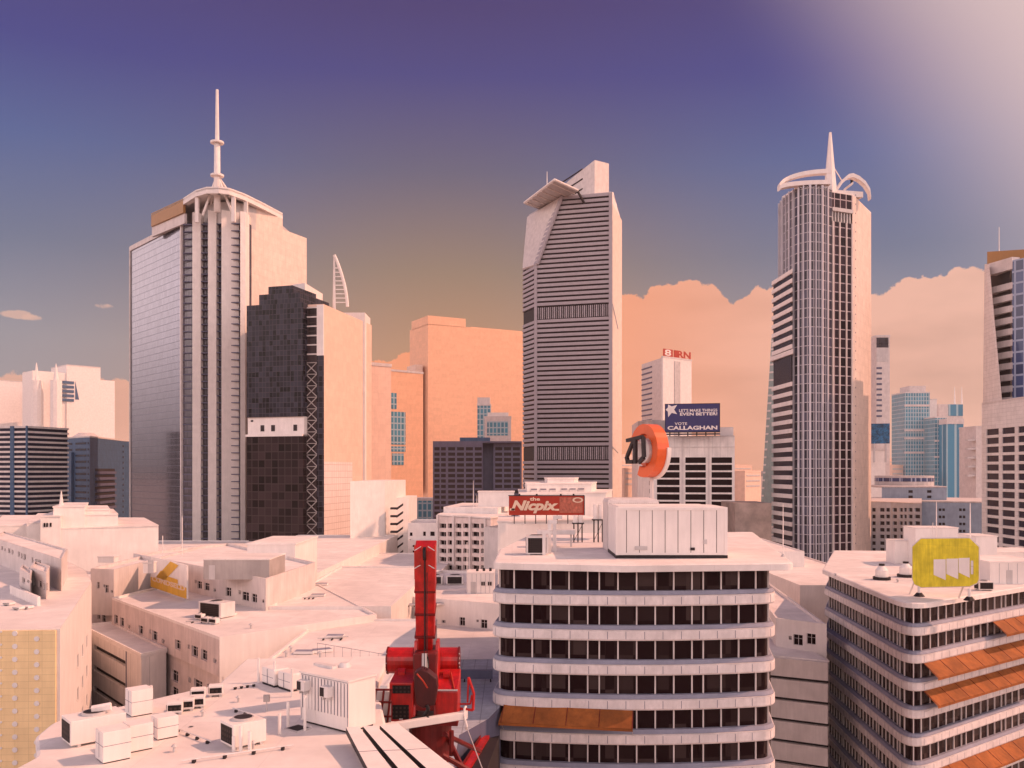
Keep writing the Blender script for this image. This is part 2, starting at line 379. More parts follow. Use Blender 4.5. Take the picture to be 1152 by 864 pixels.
for k in range(18):
    z = zt-1.4-k*3.45; mb = MB(); f.box(mb, .4, f.L-.4, z-1.2, z, .02, .1); mb.build('window_band', 'glassb', r)
A, B = XY(32, 575), XY(42, 570); tower_box('office_wing', 'narrow dark block between the louvred tower and the slab block', (31, 41), (575, 570), 520, 'mauve', cat='office block', depth=20)

# ---- tower 1: bank tower with mast
A, L_ = XY(205, 420), XY(147, 470); Nn = XY(277, 414); Rr = XY(345, 454)
zt = 188.7; z2 = 197.4
r = thing('bank_tower', (Nn[0]-15, 440, 0), 'tall pale tower with white fins and a needle mast, blue glass left face', 'skyscraper')
bk = (L_[0]+45, 520)
MB().prism(ccw([L_, A, (A[0]+14, 440), (-121, 500), bk]), 0, zt).build('glass_wing', 'gridL', r)
mb = MB(); f = Face(L_, A); f.box(mb, -.6, .3, 0, zt, -.5, .6); f.box(mb, f.L-1.2, f.L+.2, 0, zt, -.5, .6); f.box(mb, 0, f.L-1.2, zt-2.2, zt+.3, -.4, .5); mb.build('edge_trim', 'stone', r)
q = XY(226, 410)
MB().prism(ccw([(A[0]+.3, A[1]+.2), XY(222, 412), XY(277, 411.5), (Nn[0]+6, 450), (-120, 450)]), 0, ZZ(250, 412)).build('bay_glazing', 'gridD', r)
MB().prism(ccw([Nn, Rr, (-119, 500), (-135, 500), (-128, 418)]), 0, ZZ(268, 454)).build('wall', 'whiteP', r)
p318 = XY(318, 437)
MB().prism(ccw([(Nn[0], Nn[1]+.3), p318, (-122.5, 470), (-150, 470), (-140, 420)]), 0, z2-3).build('upper_wall', 'whiteP', r)
fr = Face(XY(205, 410.5), XY(277, 408.5))
for a, b, yt in ((219.5, 226.5, 240), (237, 244, 238), (252, 267, 238), (273, 277.4, 240)):
    u0, u1 = fr.upx(a), fr.upx(b); MB().prism(ccw([fr.P(u0, 0, -3.5)[:2], fr.P(u0, 0, 3.0)[:2], fr.P(u1, 0, 3.0-.75*(u1-u0))[:2], fr.P(u1, 0, -3.5)[:2]]), 0, ZZ(yt, 409)).build('fin', 'white', r)
for k in range(56):   # floor edges across the bays
    z = ZZ(252, 410)-k*3.3
    if z < 20: break
    mb = MB(); fr.box(mb, fr.upx(206), fr.upx(273), z-.35, z, -2, .35); mb.build('floor_edge', 'mauve', r)
crown = [XY(170, 438), XY(206, 414), XY(220, 402), XY(232, 397.5), XY(246, 397), XY(258, 399), XY(275, 407), XY(296, 421), XY(318, 438)]
def strip(mb, pts, z0, z1, th):
    for a, b in zip(pts, pts[1:]): Face(a, b).box(mb, 0, (Vector(b)-Vector(a)).length+.02, z0, z1, -th, 0)
mb = MB(); strip(mb, crown[:2], 190.7, z2-.2, 1.2); mb.build('gold_parapet', 'gold', r)
mb = MB(); strip(mb, [(crown[0][0], crown[0][1]+1), (crown[1][0]+.3, crown[1][1]+1)], 186, 190.7, 1.2); mb.build('setback_wall', 'stone', r)
mb = MB(); strip(mb, crown[1:], z2-3, z2, 2.5); mb.build('crown_band', 'white', r)
mb = MB(); mb.prism(ccw([(p[0]*.99, p[1]+12) for p in crown[1:8]]+[(-115, 470), (-150, 470)]), 184, z2-3.2); mb.build('crown_drum', 'steel', r)
mb = MB(); mb.prism(ccw(crown+[(-124, 475), (-150, 475)]), z2-1.2, z2-.6); mb.build('roof', 'roof', r)
for px, Y in ((221, 402.5), (262, 401.5), (276, 408.5)):
    x, y = XY(px, Y); MB().obox((x, y+1), 0, .8, .8, 183, z2-3).build('crown_column', 'white', r)
mx, my = XY(244.3, 403); my += 9; z0 = ZZ(245, 412)
mb = MB(); mb.cyl(mx, my-9, z0, ZZ(162, 405), 1.5, 12, 1.3)
mast = mb.build('mast', 'white', r, smooth=True)
MB().tube((mx, my-9, ZZ(162, 405)), (mx, my-9, ZZ(103, 405)), .95, 10, .6).build('mast_tip', 'white', mast)
for y, rr in ((199, 3.0), (162, 3.0)): MB().cyl(mx, my-9, ZZ(y, 405)-.5, ZZ(y, 405)+.3, rr, 14).build('collar', 'white', mast)
for dx, dy in ((-7, -1), (7, -1), (-6, 8), (6, 8)):
    MB().tube((mx, my-9, ZZ(199, 405)), (mx+dx, my-9+dy+2, z2-3-(8 if dy < 0 else 0)), .6, 6).build('strut', 'white', mast)

# ---- dark glass block in front of it and its braced column
A, B = XY(277.5, 380), XY(341, 372); yt = [342, 342]
r = thing('glass_block', (*XY(312, 385), 0), 'dark brown glass block with a pale break midway, against the spired tower', 'office block')
zs = {y: ZZ(y, 376) for y in (342, 325, 320, 330, 468, 490)}
f = Face(A, B)
def seg(px0, px1, y0, y1, mat, name, d0=-28, d1=0, ff=None):
    g = ff or f; mb = MB(); g.box(mb, g.upx(px0), g.upx(px1), ZZ(y1, 376), ZZ(y0, 376), d0, d1); return mb.build(name, mat, r)
seg(277.5, 341, 342, 469, 'gridB', 'upper_glazing'); seg(290, 336, 330, 342, 'gridB', 'setback_glazing', -26, -1); seg(299, 326, 321, 330, 'gridB', 'setback_glazing', -22, -2)
seg(277.5, 341, 490, 700, 'gridB2', 'lower_glazing'); seg(277.5, 341, 469, 490, 'white', 'pale_break', -28, -.9); seg(277.2, 341, 488.5, 491, 'white', 'ledge', -28, .7)
for px in (281, 292, 304, 329): seg(px, px+(4 if px > 290 else 2.5), 478 if px > 290 else 472, 485 if px > 290 else 474, 'dark', 'opening', -.9, -.7)
# braced tower behind/right
A2, B2, D2 = XY(341.5, 376), XY(364, 374), XY(418, 428)
zt = ZZ(345, 374); r2 = thing('braced_tower', (*XY(375, 400), 0), 'pale tower with a cross braced glass column and lit plain side', 'skyscraper')
plan = ccw([A2, B2, D2, (D2[0]-8, 470), (-95, 460), (-98, 400)])
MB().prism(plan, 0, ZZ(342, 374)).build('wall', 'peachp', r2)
MB().prism(ccw([XY(328, 392), XY(343, 388), XY(363, 412), XY(350, 430), XY(335, 420)]), ZZ(342, 374), ZZ(322, 395)).build('penthouse', 'white', r2)
g = Face(A2, B2)
def seg2(px0, px1, y0, y1, mat, name, d0, d1, ff=g, Y=374):
    mb = MB(); ff.box(mb, ff.upx(px0), ff.upx(px1), ZZ(y1, Y), ZZ(y0, Y), d0, d1); return mb.build(name, mat, r2)
seg2(344.5, 357, 346, 640, 'gridB2', 'glass_column', 0, .3)
seg2(341.6, 344, 343, 700, 'white', 'pilaster', 0, .9); seg2(357, 364.5, 400, 700, 'gridB', 'dark_strip', 0, .5); seg2(357, 364.5, 343, 400, 'white', 'pilaster', 0, .6)
for k in range(6): seg2(344.5, 357, 345+k*10.5, 346.5+k*10.5, 'stone', 'transom', .3, .7)
for k in range(18):
    y0 = 408+k*13; 
    if y0 > 640: break
    mb = MB()
    a = [g.P(g.upx(p), ZZ(y, 374), .6) for p, y in ((345, y0), (357, y0+12), (357, y0), (345, y0+12))]
    mb.tube(a[0], a[1], .22, 5); mb.tube(a[2], a[3], .22, 5); mb.build('brace', 'conc', r2)
    seg2(344.5, 357, y0-.6, y0+.2, 'conc', 'transom', .3, .7)
g2 = Face(B2, D2)
mb = MB(); g2.box(mb, .3, g2.upx(396), 0, ZZ(520, 400), .02, .15); mb.build('panel_wall', 'gridP', r2)
# sail shaped ladder mast
x, Y = XY(376, 425); r = thing('sail_mast', (x, Y, 0), 'white sail shaped lattice mast behind the braced tower', 'mast')
pts = []; 
for k in range(13):
    t = k/12; py = 287+58*t; pts.append(Vector((XY(376+15*math.sin(t*1.45)**.9 if t > 0 else 376, Y)[0], Y, ZZ(py, Y))))
MB().path(pts, .75).build('curved_spar', 'white', r)
MB().tube((x, Y, ZZ(360, Y)), (x, Y, ZZ(287, Y)), .9, 6, .4).build('spar', 'white', r)
for k in range(3, 12): MB().tube((x, Y, pts[k].z), pts[k], .3, 4).build('rung', 'white', r)
MB().obox((x+6, Y), 0, 10, 8, 0, ZZ(355, Y)).build('base', 'white', r)
# lower pale block right of it
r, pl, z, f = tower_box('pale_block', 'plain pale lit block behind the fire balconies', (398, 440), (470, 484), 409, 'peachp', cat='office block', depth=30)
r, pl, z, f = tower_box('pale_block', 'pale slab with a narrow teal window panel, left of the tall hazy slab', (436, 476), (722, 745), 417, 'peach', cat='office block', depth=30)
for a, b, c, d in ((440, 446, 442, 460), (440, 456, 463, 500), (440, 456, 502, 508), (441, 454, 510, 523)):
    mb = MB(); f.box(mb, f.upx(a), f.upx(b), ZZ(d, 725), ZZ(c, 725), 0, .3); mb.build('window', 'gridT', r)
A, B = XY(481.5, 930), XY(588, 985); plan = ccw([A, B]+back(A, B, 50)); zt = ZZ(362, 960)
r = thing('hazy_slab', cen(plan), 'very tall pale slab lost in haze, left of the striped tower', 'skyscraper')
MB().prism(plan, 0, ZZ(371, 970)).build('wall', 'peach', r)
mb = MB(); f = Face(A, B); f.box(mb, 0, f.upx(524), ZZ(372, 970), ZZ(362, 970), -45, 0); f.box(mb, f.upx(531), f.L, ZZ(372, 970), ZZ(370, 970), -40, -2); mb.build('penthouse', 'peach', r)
mb = MB(); f.box(mb, f.upx(470), f.upx(478), ZZ(552, 960), ZZ(415, 970), -30, -6)
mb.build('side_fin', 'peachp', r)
r, pl, z, f = tower_box('small_tower', 'narrow teal glass tower peeking over the mauve office block', (537, 552), (850, 850), 456, 'gridT', 'stone', depth=16)
mb = MB(); f.box(mb, 0, f.L*.94, z, ZZ(447, 850), -14, -1); mb.build('penthouse', 'stone', r)
r, pl, z, f = tower_box('small_tower', 'low pale hazy tower just right of the narrow teal one', (545, 575), (800, 800), 470, 'stone', 'stone', depth=16)
mb = MB(); f.box(mb, f.L*.12, f.L*.9, z, ZZ(464, 800), -14, -1); mb.build('penthouse', 'white', r)
mb = MB(); f.box(mb, f.L*.1, f.L*.88, ZZ(490, 800), ZZ(474, 800), 0, .4); mb.build('window', 'gridT', r)
# mauve office block
A, A2, B, B2 = XY(487, 520), XY(543, 520), XY(555, 527), XY(587, 527)
r = thing('office_block', (*XY(535, 540), 0), 'mauve grey office block with a grid of dark windows, left of the striped tower', 'office block')
zt = ZZ(498, 520); mb = MB(); f1 = Face(A, A2, 20, zt); f2 = Face(B, B2, 20, zt)
h1 = []; h2 = []
for k in range(17):
    y = 503+k*6.05
    for a, b in ((488.5, 494.5), (496, 501.5), (504, 512), (514, 522), (524, 532), (534, 542)): h1.append(f1.rect(a, b, y, y+3.7))
    for a, b in ((557, 565), (567, 575), (577, 585)): h2.append(f2.rect(a, b, y, y+3.7))
hs1 = f1.wall(mb, h1, .8); hs2 = f2.wall(mb, h2, .8)
for a, b in ((A2, XY(543, 534)), (XY(543, 534), XY(555, 534)), (XY(555, 534), B), (B2, (B2[0], 560)), ((B2[0], 560), (A[0], 560)), ((A[0], 560), A)): Face(a, b, 0, zt).wall(mb)
mb.build('wall', 'mauve', r)
allw = [(f1, h) for h in hs1]+[(f2, h) for h in hs2]
def panes(lst, root, dep, mat, n=100, name='window', grow=.02):
    for i, (f, h) in enumerate(lst[:n]):
        mb = MB(); mb.poly([f.P(h[0]-grow, h[2]-grow, -dep), f.P(h[1]+grow, h[2]-grow, -dep), f.P(h[1]+grow, h[3]+grow, -dep), f.P(h[0]-grow, h[3]+grow, -dep)]); mb.build(name, mat, root)
    if len(lst) > n:
        mb = MB()
        for f, h in lst[n:]: mb.poly([f.P(h[0]-grow, h[2]-grow, -dep), f.P(h[1]+grow, h[2]-grow, -dep), f.P(h[1]+grow, h[3]+grow, -dep), f.P(h[0]-grow, h[3]+grow, -dep)])
        mb.build(name, mat, root, kind='stuff')
panes(allw, r, .78, 'dark', 99)
MB().prism(ccw([A, XY(587, 520), (B2[0], 560), (A[0], 560)]), zt, zt+.9).build('roof', 'mauve', r)
mb = MB(); mb.box(XY(517, 530)[0], XY(551, 530)[0], 532, 545, zt+.9, ZZ(492, 530)); mb.build('penthouse', 'blue', r)
tower_box('teal_block', 'small pale teal block below the hazy slab, left of the mauve office block', (459, 487), (640, 640), 563, 'gridT', 'stone', cat='office block', depth=30)

# ---- striped tower
def lerp(a, b, t): return a+(b-a)*t
z297, z221, z216 = ZZ(297, 614), ZZ(221, 609), ZZ(216, 600)
def tplan(z, off=0):
    t = max(0, min(1, (z-z297)/(z221-z297))); s = max(0, min(1, (z-ZZ(248, 640))/(z216-ZZ(248, 640))))
    l = XY(lerp(602.5, 631, t), lerp(615, 609, t)); c = XY(lerp(588, 594, t), lerp(637, 655, t)); rt = XY(688.5, 600); rb = XY(lerp(699, 691, s), lerp(640, 608, s))
    pl = [c, l, rt, rb, (rb[0]-1, 668), (c[0]+4, 672)]
    return ccw(offset(ccw(pl), off) if off else pl)
r = thing('striped_tower', (45, 630, 0), 'tall striped tower with dark window bands, slanted shoulder and overhanging roof deck, the central one', 'skyscraper')
def twoz(z0, z1, off, top=None):
    mb = MB(); a, b = tplan(z0, off), tplan(z1, off); n = len(a); k = len(mb.v)
    mb.v += [Vector((*p, z0)) for p in a]+[Vector((*p, z1)) for p in b]
    for i in range(n): mb.f.append((k+i, k+(i+1) % n, k+n+(i+1) % n, k+n+i)); mb.m.append(0)
    mb.f.append(tuple(k+n+i for i in range(n))); mb.m.append(0); mb.f.append(tuple(k+i for i in reversed(range(n)))); mb.m.append(0)
    return mb
twoz(0, z297, -.9).build('glazing', 'glass', r); twoz(z297, z221-1, -.9).build('glazing', 'glass', r)
mech = [(ZZ(357, 607), ZZ(344, 607)), (ZZ(517, 607), ZZ(503, 607))]
z = z221; n = 0
while z > 22 and n < 99:
    if any(a-1.5 < z-1 < b+.3 for a, b in mech): z -= .3; continue
    twoz(max(z-1.98, 0), z, 0).build('floor_band', 'midband', r); z -= 3.28; n += 1
ff = Face(XY(602.5, 615), XY(688.5, 600))
for a, b in mech:
    twoz(a, b, -.6).build('plant_floor', 'grille', r)
    mb = MB()
    for k in range(38):
        u = ff.L*(k+.5)/38; wd = .45 if k % 3 else .9; ff.box(mb, u-wd/2, u+wd/2, a, b, -.6, .05)
    mb.build('louvres', 'midband', r)
    t = ff.P(ff.L+.3, b, 0); MB().tube(t, t+Vector((4.5, 6, -16 if b > 150 else -4)), .45, 5).build('stay', 'steel', r)
mb = MB(); ff.box(mb, -.9, 1.1, 0, z297, -.3, .5); mb.build('corner_pier', 'midband', r)
mb = MB(); ff.box(mb, ff.L-2.1, ff.L+.2, 0, z221, -.3, .5); mb.build('corner_pier', 'midband', r)
g = Face(XY(688.5, 600), XY(699, 640)); mb = MB(); g.box(mb, .2, g.L, 0, ZZ(248, 640), -.3, .4); mb.build('side_wall', 'whiteP', r)
g = Face(XY(688.5, 600), XY(693, 612)); mb = MB(); mb.poly([PT(688.8, 216, 599.5), PT(688.8, 248, 599.5), PT(698.7, 248, 639)]); mb.poly([PT(688.8, 216, 599.5), PT(698.7, 248, 639), PT(690, 216, 608)]); mb.build('side_gable', 'white', r)
mb = MB()
sl = [PT(587.7, 302, 636), PT(604.5, 297, 613), PT(632, 221, 607.5), PT(593, 244, 650)]; sb = [p+Vector((.5, 2.5, -1)) for p in sl]
mb.hexa(sb+sl); mb.build('slanted_shoulder', 'stone', r)
mb = MB(); mb.tube(sl[1], sl[2], 1.3, 6); mb.build('shoulder_edge', 'midband', r)
MB().prism(offset(tplan(z221), -.5), z221-.5, z221+.6).build('roof', 'stone', r)
# core block with a sloping top
Pq = [(599, 652, 244), (640, 628, 203), (669, 612, 180), (685, 628, 184)]
mb = MB(); pl = [XY(p, Y) for p, Y, _ in Pq]+[(XY(672, 655)[0], 655), (XY(612, 668)[0], 668)]
zt_ = [ZZ(y, Y) for p, Y, y in Pq]; zt_ += [zt_[3], zt_[0]]
mb.prism(pl, z221-25, zt_); mb.build('core_block', 'stone', r)
fc = Face(pl[1], pl[2]); fl = Face(pl[0], pl[1])
for q in (190, 201, 212):
    mb = MB(); Yc = 620
    a = fc.P(fc.upx(655.5), ZZ(q+.5, Yc), .1); b = fl.P(fl.upx(619), ZZ(q+24, 640), .1) if q < 205 else fl.P(fl.upx(632), ZZ(q+15, 640), .1)
    m_ = fc.P(0, ZZ(q+10.5, 628), .15)
    mb.tube(a, m_, .5, 5); mb.tube(m_, b, .5, 5); mb.build('slot', 'black', r)
zd = 260.
dk = [XY(590, YZ(228, zd)), XY(607, YZ(234.5, zd)), XY(650, YZ(214, zd)), XY(624, YZ(202, zd))]
mb = MB(); mb.prism(ccw(dk), zd-1.0, zd+.4); deck = mb.build('roof_deck', 'steel', r)
for i in range(4):
    a, b = dk[i], dk[(i+1) % 4]; MB().tube((*a, zd), (*b, zd), .8, 6).build('deck_edge', 'white', deck)
for a in range(6):
    t = (a+.5)/6; p = Vector(dk[0]).lerp(Vector(dk[3]), t); q = Vector(dk[1]).lerp(Vector(dk[2]), t); MB().tube((*p, zd-1.3), (*q, zd-1.3), .35, 4).build('deck_rib', 'white', deck)
for i in (1, 2):
    p = Vector(dk[i]); q = Vector((*p, zd-1)); MB().tube(q, q+Vector((7, 8, -9)), .9, 5).build('deck_strut', 'black', r)
x, Y = XY(615.5, 600); MB().tube((x, Y, zd), (x, Y, ZZ(193, Y)), .45, 5, .2).build('antenna', 'white', r)

# ---- hazy tower with a pink rooftop sign
r, pl, z, f = tower_box('sign_tower', 'hazy pale tower with a pinkish rooftop sign above the blue billboard', (746, 778), (900, 930), 402, 'white', cat='tower', depth=2)
g = Face(XY(722, 960), XY(746, 900), 0, ZZ(402, 900)); mb = MB(); g.wall(mb); mb.poly([g.P(0, g.z1), g.P(g.L, g.z1), f.P(f.L, f.z1), f.P(f.L, f.z1, -50)]); mb.build('side_wall', 'stone', r)
for k in range(13):
    mb = MB(); y = 411+k*6; g.box(mb, .5, g.L*.5, ZZ(y+1.6, 925), ZZ(y, 925), .1, .6); mb.build('window_band', 'mauve', r)
mb = MB(); f.box(mb, f.upx(758.5), f.upx(765), 0, ZZ(406, 910), .1, .5); mb.build('glass_strip', 'steel', r)
s = thing('rooftop_sign', (*f.P(f.L/2, 0)[:2], ZZ(401, 900)), 'pinkish red rooftop sign of round letters on the hazy pale tower', 'sign')
mb = MB(); f.box(mb, 1, f.L-1, ZZ(401, 900), ZZ(400, 900), -1, 0); mb.build('frame', 'redsign', s)
mb = MB(); f.box(mb, .5, f.L*.34, ZZ(400, 900), ZZ(392, 900), -.6, -.2); f.box(mb, f.L*.38, f.L*.5, ZZ(400, 900), ZZ(392, 900), -.6, -.2); mb.build('panel', 'redsign', s)
text(s, '8', f, f.L*.06, f.L*.28, ZZ(399.5, 900), ZZ(392.5, 900), -.1, 'white', bold=.02)
text(s, 'RN', f, f.L*.5, f.L-1, ZZ(400, 900), ZZ(392, 900), -.3, 'redsign', bold=.04)
# ---- billboard building
A, B = XY(733, 360), XY(826.5, 352); zt = ZZ(490, 352)
A0 = XY(717.5, 372)
r = thing('office_block', (*XY(775, 372), 0), 'pale block with three columns of dark wide windows under the blue billboard', 'office block')
f = Face(A, B, 0, zt); f0 = Face(A0, A, 0, ZZ(473, 366)); mb = MB(); hs = []
for k in range(14):
    y = 514.5+k*8.3
    for a, b in ((739, 764.5), (771, 794), (800.5, 823.5)): hs.append(f.rect(a, b, y, y+6.4))
hh = f.wall(mb, hs, .5); f0.wall(mb); f.wall(mb, [], z0=zt-.01, z1=zt)
for a, b in ((B, (B[0]+1.5, 400)), ((B[0]+1.5, 400), (A0[0]+2, 405)), ((A0[0]+2, 405), A0)): Face(a, b, 0, zt).wall(mb)
mb.build('wall', 'whiteT', r)
panes([(f, h) for h in hh], r, .48, 'glass', 99)
MB().prism(ccw([A, B, (B[0]+1.5, 400), (A0[0]+2, 405), A0]), zt-.3, zt-.01).build('roof', 'roof', r)
mb = MB(); mb.prism(ccw([A0, A, XY(748, 366), (XY(748, 400)[0], 400), (A0[0]+2, 405)]), zt-.5, ZZ(473, 366)); mb.build('stair_block', 'stone', r)
for px in (767.7, 797.3): mb = MB(); f.box(mb, f.upx(px)-.35, f.upx(px)+.35, 0, zt, 0, .35); mb.build('pier', 'stone', r)
mb = MB(); f.box(mb, 0, f.L, f.zpx(780, 503.5), f.zpx(780, 502.5), 0, .25); mb.build('string_course', 'stone', r)
for k in range(8):
    mb = MB(); y = 541+k*9; f0.box(mb, f0.L*.86, f0.L*.97, ZZ(y+5, 360), ZZ(y, 360), .01, .12); mb.build('window', 'dark', r)
mb = MB(); f.box(mb, f.upx(810), f.L-.5, zt, ZZ(480, 352), -9, -3); mb.build('penthouse', 'white', r)
fb = Face(XY(748.5, 350), XY(809.5, 346))
s = thing('billboard', (*fb.P(fb.L/2, 0)[:2], zt), 'blue election billboard with a white star reading VOTE CALLAGHAN', 'billboard')
zb0, zb1 = ZZ(485.5, 348), ZZ(454.5, 348)
mb = MB(); fb.box(mb, 0, fb.L, zb0, zb1, -.5, 0); brd = mb.build('board', 'navy', s)
mb = MB(); fb.box(mb, -.2, fb.L+.2, zb1, zb1+.2, -.6, .1); fb.box(mb, -.2, fb.L+.2, zb0-.4, zb0, -.6, .1); fb.box(mb, -.2, 0, zb0, zb1, -.6, .1); fb.box(mb, fb.L, fb.L+.2, zb0, zb1, -.6, .1); mb.build('frame', 'black', s)
for k in range(6): q = fb.P(fb.L*(k+.5)/6, 0, -.8); MB().obox((q.x, q.y), 0, .2, .2, zt-.3, zb0).build('post', 'black', s)
mb = MB(); fb.box(mb, -.3, fb.L+.3, zt+.2, zb0-.6, -2.6, -2.2); mb.build('back_rail', 'mauve', s)
def U(px): return fb.upx(px)
text(brd, "LET'S MAKE THINGS", fb, U(764), U(807), ZZ(463.3, 348), ZZ(460, 348), .02, 'white', bold=.02)
text(brd, "EVEN BETTER!", fb, U(765), U(807), ZZ(467.5, 348), ZZ(464, 348), .02, 'white', bold=.03)
text(brd, "VOTE", fb, U(759), U(773), ZZ(478, 348), ZZ(475, 348), .02, 'white', bold=.01)
text(brd, "CALLAGHAN", fb, U(751), U(807), ZZ(483.5, 348), ZZ(479, 348), .02, 'white', bold=.035)
mb = MB(); cxs, czs = U(754.5), ZZ(460.5, 348); pp = []
for k in range(10):
    a = R(108+36*k); rr = 3.1 if k % 2 == 0 else 1.35
    pp.append(fb.P(max(.05, cxs+rr*math.cos(a)), min(zb1-.05, czs+rr*math.sin(a)), .04))
for k in range(10): mb.poly([fb.P(cxs, czs, .04), pp[k], pp[(k+1) % 10]])
mb.build('star', 'white', brd)

# ---- slanted glass tower left of the bow tower
r = thing('slanted_tower', (*XY(872, 560), 0), 'pale green glass tower with a slanting left edge, behind the bow fronted tower', 'tower')
mb = MB(); Y = 540; a = [XY(851.5, Y), XY(885, Y-6), XY(885, 580), XY(857, 580)]; b = [XY(868, Y), XY(885, Y-6), XY(885, 580), XY(870, 580)]
zb, ztp = ZZ(640, Y), ZZ(380, Y); k = 0
mb.v += [Vector((*p, zb)) for p in a]+[Vector((*p, ztp)) for p in b]
for i in range(4): mb.f.append((i, (i+1) % 4, 4+(i+1) % 4, 4+i)); mb.m.append(0)
mb.f.append((4, 5, 6, 7)); mb.m.append(0); mb.build('glazing', 'sage', r)
n = 30
for k in range(n):
    t = (k+.5)/n; p0 = Vector((*a[0], zb)).lerp(Vector((*b[0], ztp)), t); p1 = Vector((*a[1], zb)).lerp(Vector((*b[1], ztp)), t); f = Face(p0[:2], p1[:2]); mb = MB(); f.box(mb, 0, f.L, p0.z-.55, p0.z+.55, -.3, .35); mb.build('floor_band', 'stone', r)
MB().box(XY(851, 545)[0], XY(886, 545)[0], 545, 580, 0, zb+.3).build('podium', 'mauve', r)

# ---- bow fronted tower
S = [(868, 356), (891, 338)]
bow = [(877, 357), (881, 349), (888, 342), (898, 336), (910, 333), (924, 334), (936, 338)]
pl = [XY(*p) for p in bow]; e = XY(959, 342); lit = XY(980, 366)
r = thing('bow_tower', (*XY(925, 365), 0), 'bow fronted glass tower with pale vertical fins, ring crown and short spire', 'skyscraper')
zt = ZZ(212, 336); zt2 = ZZ(220, 342)
MB().prism(ccw(pl+[(pl[-1][0]+10, 400), (pl[0][0]+14, 400)]), 0, zt).build('bow_glazing', 'gridJ', r)
MB().prism(ccw([pl[-1], e, (e[0]+3, 400), (pl[-1][0]+1, 400)]), 0, ZZ(252, 342)).build('flat_glazing', 'gridJ2', r)
mb = MB(); g = Face(pl[-1], e); g.box(mb, 0, g.L, ZZ(236, 342), zt2, -8, 0); mb.build('top_glazing', 'gridJ2', r)
mb = MB(); g.box(mb, 0, g.L, ZZ(252, 342), ZZ(236, 342), -8, -4); mb.build('recess_wall', 'dark', r)
mb = MB(); g.box(mb, 0, g.L, ZZ(240.5, 342), ZZ(236.5, 342), -4, .5); mb.build('loggia_ledge', 'steel', r)
for k in range(7): mb = MB(); u = g.L*(k+.2)/7; g.box(mb, u, u+.5, ZZ(252, 342), ZZ(240.5, 342), -1, -.2); mb.build('loggia_post', 'steel', r)
MB().prism(ccw([e, XY(962, 343), lit, (lit[0]+2, 400), (e[0]+3, 400)]), 0, zt2).build('wall', 'whiteP', r)
for i in range(len(pl)-1):
    f = Face(pl[i], pl[i+1])
    for t in (0, .5): mb = MB(); f.box(mb, f.L*t, f.L*t+(.6 if t == 0 else .32), 0, zt+.5, -.1, .6); mb.build('fin', 'coolfin', r)
for t in (0, .33, .66, .93): mb = MB(); g.box(mb, g.L*t, g.L*t+.5, 0, ZZ(252, 342), -.1, .45); mb.build('fin', 'stone', r)
mb = MB(); gl_ = Face(XY(962, 343), lit)
for k in range(44): gl_.box(mb, .5, .9, 24+k*3.55, 24.5+k*3.55, 0, .12)
mb.build('vents', 'mauve', r)
MB().prism(ccw(pl+[e, lit, (lit[0]+2, 398), (pl[0][0]+14, 398)]), zt2, zt2+.5).build('roof', 'roof', r)
# banded wing on its left
w0, w1 = XY(868, 358), XY(891.5, 334.5); plw = ccw([w0, w1, (w1[0]+5, 350), (w0[0]+9, 374)])
MB().prism(offset(plw, -.7), 0, ZZ(312, 350)).build('wing_glazing', 'glassb', r)
z = ZZ(312, 350); k = 0
while z > 30:
    if not (ZZ(425, 345) < z-1 < ZZ(402, 345)): MB().prism(plw, z-1.6, z).build('wing_floor_band', 'white', r)
    z -= 3.55
MB().prism(offset(plw, .5), ZZ(402, 345), ZZ(397, 345)).build('wing_ledge', 'white', r)
# crown: ring arcs and spire
def arc(pts, w, root, name='crown_ring'):
    mb = MB()
    for a, b in zip(pts, pts[1:]):
        a, b = Vector(a), Vector(b); d = Vector((0, 3, 0)); hz = Vector((0, 0, w))
        mb.hexa([a, b, b+d, a+d, a+hz, b+hz, b+d+hz, a+d+hz])
    return mb.build(name, 'white', root)
pa = []; pb = []
for k in range(13):
    t = math.pi*(.5+k/24); pa.append(PT(935+58*math.cos(t), 213-18.5*math.sin(t)+0, 340-6*math.sin(t*2)))
arc(pa, 1.6, r)
for k in range(13):
    t = math.pi*(.5+k/24); pb.append(PT(935+57*math.cos(t), 213-6*math.sin(t), 334))
arc(pb, 1.6, r)
MB().tube(PT(896, 213, 338), PT(896, 206, 338), .9, 6).build('crown_post', 'white', r)
pa = [PT(x, y, 345) for x, y in ((942, 215), (948, 206), (955, 200), (960, 199), (967, 202), (974, 208), (979, 216), (980, 224))]; arc(pa, 1.5, r)
pa = [PT(x, y, 352) for x, y in ((960, 199), (960, 207), (952, 213))]; arc(pa, 1.0, r)
x, Y = XY(934, 342); sp = MB().obox((x, Y), .2, 2.0, 2.0, zt, zt+.5); sp = MB(); sp.tube((x, Y, zt-1), (x, Y, ZZ(149, Y)), 2.6, 6, .45); sp.build('spire', 'white', r)
MB().tube(PT(936, 185, 342), PT(948, 205, 346), .2, 4).build('stay', 'white', r)
MB().obox(XY(925, 350), .2, 14, 6, zt, zt+2.2).build('roof_plant', 'white', r)

